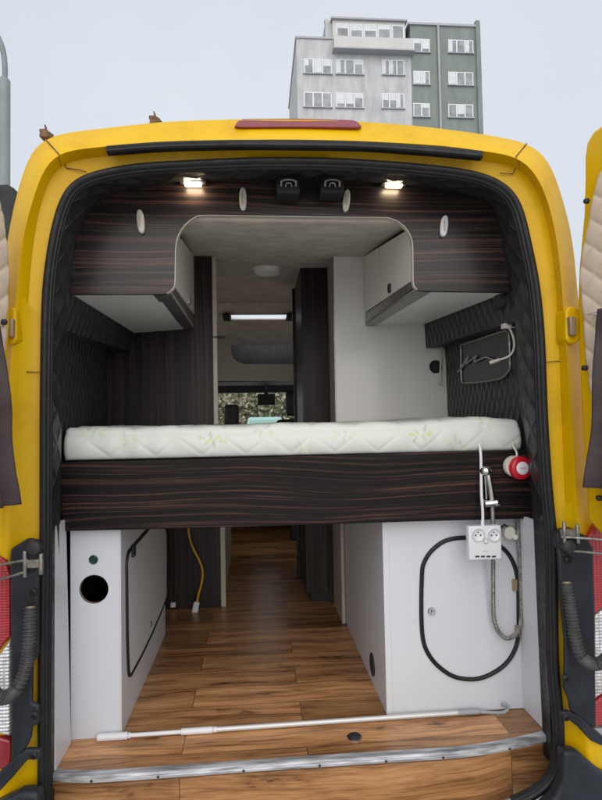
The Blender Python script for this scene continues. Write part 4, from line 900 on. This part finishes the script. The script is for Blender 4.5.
mb = MB(); mb.tube(resample([P(512.5, 440, YF+.02), P(513.5, 446.5, YF-.004), P(516, 450.5, YF-.014), P(517, 455, YF-.03), P(516, 460, YF-.032)], 30), .0042, 8); obj('cord', mb, MIVORY, RB)
# yellow cable with white plug
yc = yl-.03; pts = resample([P(188, 520, yc), P(188.5, 532, yc), P(192, 546, yc-.01), P(199, 560, yc-.02), P(202.5, 571, yc-.02), P(201.5, 583, yc-.02), P(198.5, 594, yc-.02), P(197, 602, yc-.02)], 60)
YC = thing('extension_cable', pts[-1], 'yellow cable with a white plug hanging against the dark panel under the bed', 'cable')
mb = MB(); mb.tube(pts, .0075, 10); obj('cable', mb, MYCAB, YC)
mb = MB(); c = P(195.3, 608, yc-.03); mb.prism([c+V(-.026, -.018, -.038), c+V(.014, -.018, -.042), c+V(.026, -.016, .036), c+V(-.008, -.016, .04)], [c+V(-.026, .014, -.038), c+V(.014, .014, -.042), c+V(.026, .012, .036), c+V(-.008, .012, .04)]); obj('plug_body', mb, MWPL, YC, bevel=.007, seg=3)
# side window with pale frame, reading-lamp cable and small box on the right wall
xw = .915
fr_ = [(461, 347), (463, 344.5), (484, 337.5), (504, 331), (508, 331.5), (509, 335), (510, 366), (508, 372), (502, 378), (488, 381), (474, 382.5), (464, 382.5), (461.5, 379)]
wp = np.array([PX(a, b, xw) for a, b in fr_]); cl = resample(np.vstack([wp, wp[:1]]), 120, True)[:-1]
SW = thing('side_window', cl.mean(0), 'small dark side window with a pale frame in the right quilted wall', 'window')
mb = MB(); mb.tube(cl, .005, 8, closed=True); obj('frame', mb, MSTEEL, SW)
mb = MB(); mb.prism(list(cl+V(.003, 0, 0)), list(cl+V(.012, 0, 0))); obj('pane', mb, MDGL and plain('window_black', (.010, .011, .013), .22, coat=0, spec=.25, rvar=.04), SW, smooth=False)
mb = MB()
mb.tube([PX(a, b, xw-.006) for a, b in ((458, 372), (462, 367), (468, 357), (466, 364), (476, 356), (474, 362), (486, 357), (497, 361))], .004, 8); obj('cable_strand', mb, MGREY, SW)  # pale swoosh on the pane, built as cable strands
RLp = thing('charging_cable', P(507, 326, .36), 'white cable with plug hanging from a clip above the side window', 'cable')
pts = resample([P(507, 325.5, .36), P(511, 331, .36), P(514, 340, .36), P(514, 348, .36), P(511, 354.5, .37), P(505, 358, .38), P(497, 360.5, .4)], 50)
mb = MB(); mb.tube(pts, .0042, 8); obj('cable', mb, MIVORY, RLp)
mb = MB(); mb.tube([P(500, 359.5, .39), P(490, 363, .41)], [.007, .008], 10); obj('plug_body', mb, MBAND, RLp)
mb = MB(); c = P(507, 326, .36); mb.box(c-V(.016, .01, .01), c+V(.016, .02, .010)); mb.tube([c+V(.01, 0, -.004), c+V(.035, 0, -.006)], .0035, 8); obj('clip', mb, MIVORY, RLp, bevel=.004)
c = P(506, 299, .34); SPK = thing('wall_socket', c, 'small square black socket on the quilting under the right locker', 'socket')
mb = MB(); mb.box(c-V(.026, .012, .032), c+V(.02, .06, .028)); obj('case', mb, MBLK, SPK, bevel=.006); mb = MB(); mb.box(c-V(.018, .016, .02), c+V(.012, -.011, .016)); obj('cover', mb, MDARK, SPK, bevel=.003)
q0, q1 = P(441.5, 347, YB-.03), P(440, 383, YB-.03)
HK = thing('wall_hook', q1, 'slim white hook rod hanging beside the round black hole', 'lamp')  # white hanging hook on the panel, gives no light
mb = MB(); mb.tube([q0+Z1*.01, q0, q1], [.004, .0055, .0055], 8); obj('rod', mb, MIVORY, HK); mb = MB(); mb.tube([q1+V(-.012, 0, .006), q1+V(.014, -.004, -.004)], .008, 8); obj('rod_end', mb, MIVORY, HK)
# ================================================================== OUTSIDE
# street lamp
yl_ = 8.5; MPOLE = plain('galvanised_grey', (.20, .225, .23), .6, var=.12, scale=3)
c = P(4.2, 150, yl_); zt = P(4, 79, yl_)[2]; sc = (yl_+1.8)/FPX
SL = thing('street_lamp', (c[0], yl_, 0), 'grey street lamp post with a curved arm left of the van', 'street lamp')
mb = MB(); mb.tube([V(c[0], yl_, 0), V(c[0], yl_, zt-.05), V(c[0]+.01, yl_, zt)], [5.4*sc, 5.3*sc, 4.4*sc], 24); obj('post', mb, MPOLE, SL)
arm = resample([V(c[0], yl_, zt-.05), P(4.8, 70, yl_), P(3.6, 55, yl_), P(.5, 43, yl_), P(-6, 32, yl_), P(-20, 26, yl_), P(-36, 24, yl_)], 40); mb = MB(); mb.tube(arm, 2.6*sc, 14); obj('arm', mb, MPOLE, SL)
mb = MB(); q = arm[-1]; mb.ell(q+V(-.3, 0, .02), (.36, .15, .08), 10); obj('lamp_head', mb, MPOLE, SL)

# apartment blocks
MBG = plain('grey_render', (.43, .435, .44), .85, var=.17, scale=1.1, bump=.3, bscale=5, stretch=(1.6, 1.6, .45))
MBGR = plain('sage_render', (.185, .212, .20), .85, var=.12, scale=1.1, bump=.3, bscale=5, stretch=(1.6, 1.6, .45))
MBL = plain('pale_render', (.52, .51, .50), .85, var=.07, scale=.6)
MPANE = plain('apartment_pane', (.16, .18, .20), .1, coat=.5, var=.5, scale=1.3)
MBLIND = plain('white_blind', (.58, .60, .63), .7, var=.08, scale=2)
MFRAME = plain('white_frame', (.68, .69, .7), .5)
YB0 = 46.
def px2(x, y): p = P(x, y, YB0); return p[0], p[2]
FLOOR = 33.2/FPX*(YB0+1.8)
def win(parent, x0, y0, x1, y1, ncas=3, seed=0, sill=True, Yf=YB0):
    rs = np.random.RandomState(seed); a = P(x0, y0, YB0); b = P(x1, y1, YB0); x0_, x1_, z1_, z0_ = a[0], b[0], a[2], b[2]
    return win3(parent, x0_, x1_, z0_, z1_, ncas, rs, sill, Yf)
def win3(parent, x0_, x1_, z0_, z1_, ncas, rs, sill, Yf):
    fw = .075; mb = MB()
    def bx(a0, a1, b0, b1, y0, y1): mb.box(V(a0, y0, b0), V(a1, y1, b1))
    bx(x0_, x1_, z0_, z0_+fw, Yf-.03, Yf+.03); bx(x0_, x1_, z1_-fw, z1_, Yf-.03, Yf+.03)
    wd = (x1_-x0_)/ncas
    for k in range(ncas+1):
        xc = min(max(x0_+k*wd, x0_+fw/2), x1_-fw/2); h = fw/2 if k in (0, ncas) else fw*.7; bx(xc-h, xc+h, z0_+fw, z1_-fw, Yf-.028, Yf+.03)
    o = obj('window', mb, MFRAME, parent, smooth=False)
    mb = MB(); mb.box(V(x0_+.02, Yf-.012, z0_+.02), V(x1_-.02, Yf-.004, z1_-.02)); obj('pane', mb, MPANE, o, smooth=False)
    mb = MB(); any_ = False
    for k in range(ncas):
        if rs.rand() < .8:
            h = [.45, .95, .75, .3][rs.randint(4)]; wq = 1 if rs.rand() < .7 else .5
            mb.box(V(x0_+k*wd+.09, Yf-.020, z1_-fw-(z1_-z0_-2*fw)*h), V(x0_+k*wd+.09+(wd-.18)*wq, Yf-.013, z1_-fw-.005)); any_ = True
    if any_: obj('blind', mb, MBLIND, o, smooth=False)
    if sill:
        mb = MB(); mb.box(V(x0_-.08, Yf-.16, z0_-.07), V(x1_+.08, Yf-.002, z0_-.005)); obj('sill', mb, MGREY, o, smooth=False)
    return o
GX0, GZ1 = px2(296.3, 38.5); GX1, _ = px2(411, 60); SX1, SZ1 = px2(477.5, 27.5)
GB = thing('apartment_block', ((GX0+GX1)/2, YB0+5, 0), 'grey rendered apartment block with a glazed penthouse behind the van roof', 'building')
mb = MB(); mb.box(V(GX0, YB0, 0), V(GX1, YB0+11, GZ1)); obj('wall', mb, MBG, GB, smooth=False)
mb = MB(); mb.box(V(GX0-.1, YB0-.1, GZ1), V(px2(333, 38)[0], YB0+11.1, GZ1+.18)); obj('parapet', mb, MGREY, GB, smooth=False)
bx0, bz1 = px2(333, 41); bx1, bz0 = px2(411.5, 55)
mb = MB(); mb.box(V(bx0, YB0-.7, bz0), V(bx1, YB0-.001, bz1)); obj('balcony_front', mb, MBL, GB, smooth=False)
mb = MB(); mb.box(V(bx0-.1, YB0-.8, bz0-.12), V(bx1+.1, YB0-.002, bz0-.002)); obj('balcony_slab', mb, MGREY, GB, smooth=False)
pz1 = px2(370, 21)[1]; px1 = px2(405.5, 30)[0]
mb = MB(); mb.box(V(bx0, YB0+.05, GZ1-.5), V(px1, YB0+6, pz1)); obj('penthouse', mb, MBL, GB, smooth=False)
mb = MB(); mb.box(V(bx0-.15, YB0-.2, pz1), V(px1+.15, YB0+6.1, pz1+.16)); obj('penthouse_roof', mb, MGREY, GB, smooth=False)
cx0, cx1 = px2(326, 20)[0], px2(332.7, 20)[0]; mb = MB(); mb.box(V(cx0, YB0+.4, GZ1), V(cx1, YB0+7, px2(329, 17)[1])); mb.box(V(cx0-.05, YB0+.5, px2(329, 17)[1]), V(cx0+.3, YB0+.9, px2(329, 14.5)[1])); obj('chimney', mb, MBG, GB, smooth=False)
edges = [336, 349.5, 363.5, 377.5, 391.5, 404.5]
for k in range(5): win(GB, edges[k]+.5, 23.2+k*.45, edges[k+1]-.5, 37.6+k*.5, 1, 40+k, False, YB0+.045)
rows_ = [(58.6, 74.5), (92.0, 108.0)]
for r_ in range(5):
    for k, (wx0, wx1, nc) in enumerate(((303.8, 331.8, 3), (336, 363.5, 3), (382, 404.3, 3))):
        dy = .6*k; y0 = 58.6+33.4*r_+dy; win(GB, wx0, y0, wx1, y0+15.8, nc, 7*r_+k+1)
SB = thing('apartment_block', ((GX1+SX1)/2, YB0+5, 0), 'sage green apartment block with a drainpipe right of the grey one', 'building')
mb = MB(); mb.box(V(GX1+.004, YB0+.02, 0), V(SX1, YB0+11, SZ1)); obj('wall', mb, MBGR, SB, smooth=False)
mb = MB(); mb.box(V(GX1-.2, YB0-.12, SZ1), V(SX1+.1, YB0+11.1, SZ1+.2)); obj('parapet', mb, MGREY, SB, smooth=False)
q = px2(475.2, 27)[0]; mb = MB(); mb.box(V(q, YB0-.15, 0), V(px2(479.6, 27)[0], YB0+11, px2(477, 24)[1])); mb.box(V(q, YB0-.15, px2(477, 24)[1]), V(px2(479.2, 24)[0], YB0+.6, px2(477, 21.5)[1])); obj('end_wall', mb, MBGR, SB, smooth=False)
q = px2(438.6, 60)[0]; mb = MB(); mb.tube([V(q, YB0-.12, 0), V(q, YB0-.12, SZ1)], .11, 10); obj('drainpipe', mb, MGREY, SB)
for r_ in range(5):
    for k, (wx0, wx1, nc) in enumerate(((413.3, 430, 2), (448.3, 473.6, 3))):
        y0 = 38.6+.9*k+32.2*r_; win(SB, wx0, y0, wx1, y0+14.2, nc, 100+9*r_+k, True, YB0+.02)

# pale teal car parked ahead, its roof and rear window seen through the windscreen
MCAR = plain('teal_car_paint', (.34, .55, .50), .3, coat=.4, var=.05)
yc_ = 19.; cxx = P(265, 420, yc_)[0]; rz_ = P(265, 417, yc_)[2]
CAR = thing('parked_car', (cxx, yc_+2, 0), 'pale teal parked car ahead of the van, seen through the windscreen', 'car')
def sec(y, hw, z0, z1, tw): return [(cxx-hw, y, z0), (cxx-hw*1.02, y, (z0+z1)*.5), (cxx-hw*tw, y, z1), (cxx+hw*tw, y, z1), (cxx+hw*1.02, y, (z0+z1)*.5), (cxx+hw, y, z0)]
mb = MB(); ids = mb.loft([sec(yc_, .82, .35, .95, .97), sec(yc_+.1, .86, .25, 1.05, .97), sec(yc_+3.2, .87, .25, 1.08, .97), sec(yc_+4.2, .80, .3, .9, .92)]); mb.face(ids[0]); mb.face(ids[-1][::-1]); mb.face([ids[0][0], ids[1][0], ids[2][0], ids[3][0], ids[3][5], ids[2][5], ids[1][5], ids[0][5]]); obj('body', mb, MCAR, CAR, bevel=.04)
mb = MB(); a_ = [(cxx-.83, yc_+.06, 1.04), (cxx+.83, yc_+.06, 1.04), (cxx+.83, yc_+3.2, 1.06), (cxx-.83, yc_+3.2, 1.06)]; b_ = [(cxx-.62, yc_+.35, rz_), (cxx+.62, yc_+.35, rz_), (cxx+.60, yc_+2.1, rz_+.02), (cxx-.60, yc_+2.1, rz_+.02)]; mb.prism(a_, b_); obj('cabin', mb, MCAR, CAR, bevel=.06, seg=3)
mb = MB(); f_ = lambda t, w_: V(cxx+w_, yc_+.06+.29*t-.012, 1.04+(rz_-1.04)*t+.002); mb.prism([f_(.12, -.70), f_(.12, .70), f_(.88, .56), f_(.88, -.56)], [q+V(0, .01, 0) for q in (f_(.12, -.70), f_(.12, .70), f_(.88, .56), f_(.88, -.56))]); obj('rear_window', mb, plain('car_glass', (.22, .37, .35), .1, coat=.3), CAR, smooth=False)
for sx in (-.88, .70):
    for wy_ in (.8, 3.3):
        mb = MB(); mb.lathe((cxx+sx, yc_+wy_, .31), X1, [(.2, 0), (.3, .01), (.31, .04), (.31, .15), (.2, .18)], 24); obj('wheel', mb, MRUB, CAR)
    mb = MB(); q = V(cxx+(sx+.09)*.88, yc_-.01, .8); mb.box(q-V(.11, .01, .1), q+V(.11, .05, .1)); obj('tail_light', mb, MRED, CAR, bevel=.02)
# shrubs ahead of the van, seen through the windscreen
def shrub(c, r, h, nleaf, mats, label, seed):
    rs = np.random.RandomState(seed); root = thing('shrub', (c[0], c[1], 0), label, 'shrub')
    mb = MB(); tips = []
    for k in range(26):
        a = rs.rand()*6.28; rr_ = r*math.sqrt(rs.rand()); t_ = V(c[0]+rr_*math.cos(a), c[1]+rr_*math.sin(a)*.8, h*(.45+.55*rs.rand())*(1-.3*(rr_/r)**2))
        b0 = V(c[0]+.15*math.cos(a), c[1]+.15*math.sin(a), 0); m_ = b0*.5+t_*.5+rs.randn(3)*.12
        mb.tube(resample([b0, m_, t_], 8), [.06-.006*i for i in range(8)], 5); tips.append((b0, m_, t_))
    obj('branches', mb, MRUST, root)
    for part, (mat, frac) in enumerate(mats):
        mb = MB()
        for k in range(int(nleaf*frac)):
            b0, m_, t_ = tips[rs.randint(len(tips))]; u = .3+.7*rs.rand(); p = (b0*(1-u)+t_*u) if u > .5 else b0*(1-2*u)+m_*2*u
            p = p+rs.randn(3)*np.array([.2, .2, .18])*(r/1.2); p[2] = abs(p[2]); s_ = .10+.13*rs.rand()
            a1 = rs.randn(3); a1 /= np.linalg.norm(a1); a2 = np.cross(a1, rs.randn(3)); a2 /= np.linalg.norm(a2)
            i = mb.add([p-a1*s_, p+a2*s_*.5, p+a1*s_, p-a2*s_*.5]); mb.face(i)
        obj('foliage' if part == 0 else 'dry_twigs', mb, mat, root, smooth=False)
MLF = plain('shrub_leaf', (.19, .22, .12), .7, var=.3, scale=3); MDRY = plain('dry_leaf', (.50, .42, .32), .8, var=.25, scale=3); MLF2 = plain('bright_leaf', (.12, .19, .05), .7, var=.4, scale=3)
for k, (px, Y, r, h, mt, lb) in enumerate(((240, 37, 3.2, 6.6, [(MDRY, .7), (MLF, .3)], 'dry brown shrub ahead of the van, behind the driver headrest'), (284, 36, 2.6, 5.6, [(MLF, .7), (MDRY, .3)], 'green shrub ahead of the van, right of the mirror'), (214, 38, 2.6, 4.6, [(MLF2, .7), (MDRY, .3)], 'light green shrub ahead of the van at the left windscreen edge'), (262, 40, 3.6, 8.2, [(MDRY, .75), (MLF, .25)], 'tall brown shrub farthest ahead, behind the mirror'), (320, 38, 3.2, 6.8, [(MDRY, .5), (MLF, .5)], 'mixed brown and green shrub ahead, hidden mostly by the wardrobe'))):
    c = P(px, 415, Y); shrub((c[0], Y), r, h, 5000, mt, lb, 11+k)
# repeats of one kind share a group
for stem, g in (('led_lamp', 'LED lamps above the fascia'), ('hanging_cloth', 'cloths hanging on the rear doors'), ('apartment_block', 'apartment blocks behind the van'), ('shrub', 'shrubs ahead of the van'), ('trim_board', 'white trim boards beside the opening'), ('storage_box', 'white boxes under the bed'), ('partition_panel', 'panels at the far side of the bed')):
    for o in COL.objects:
        if o.parent is None and o.name.split('.')[0] == stem: o['group'] = g
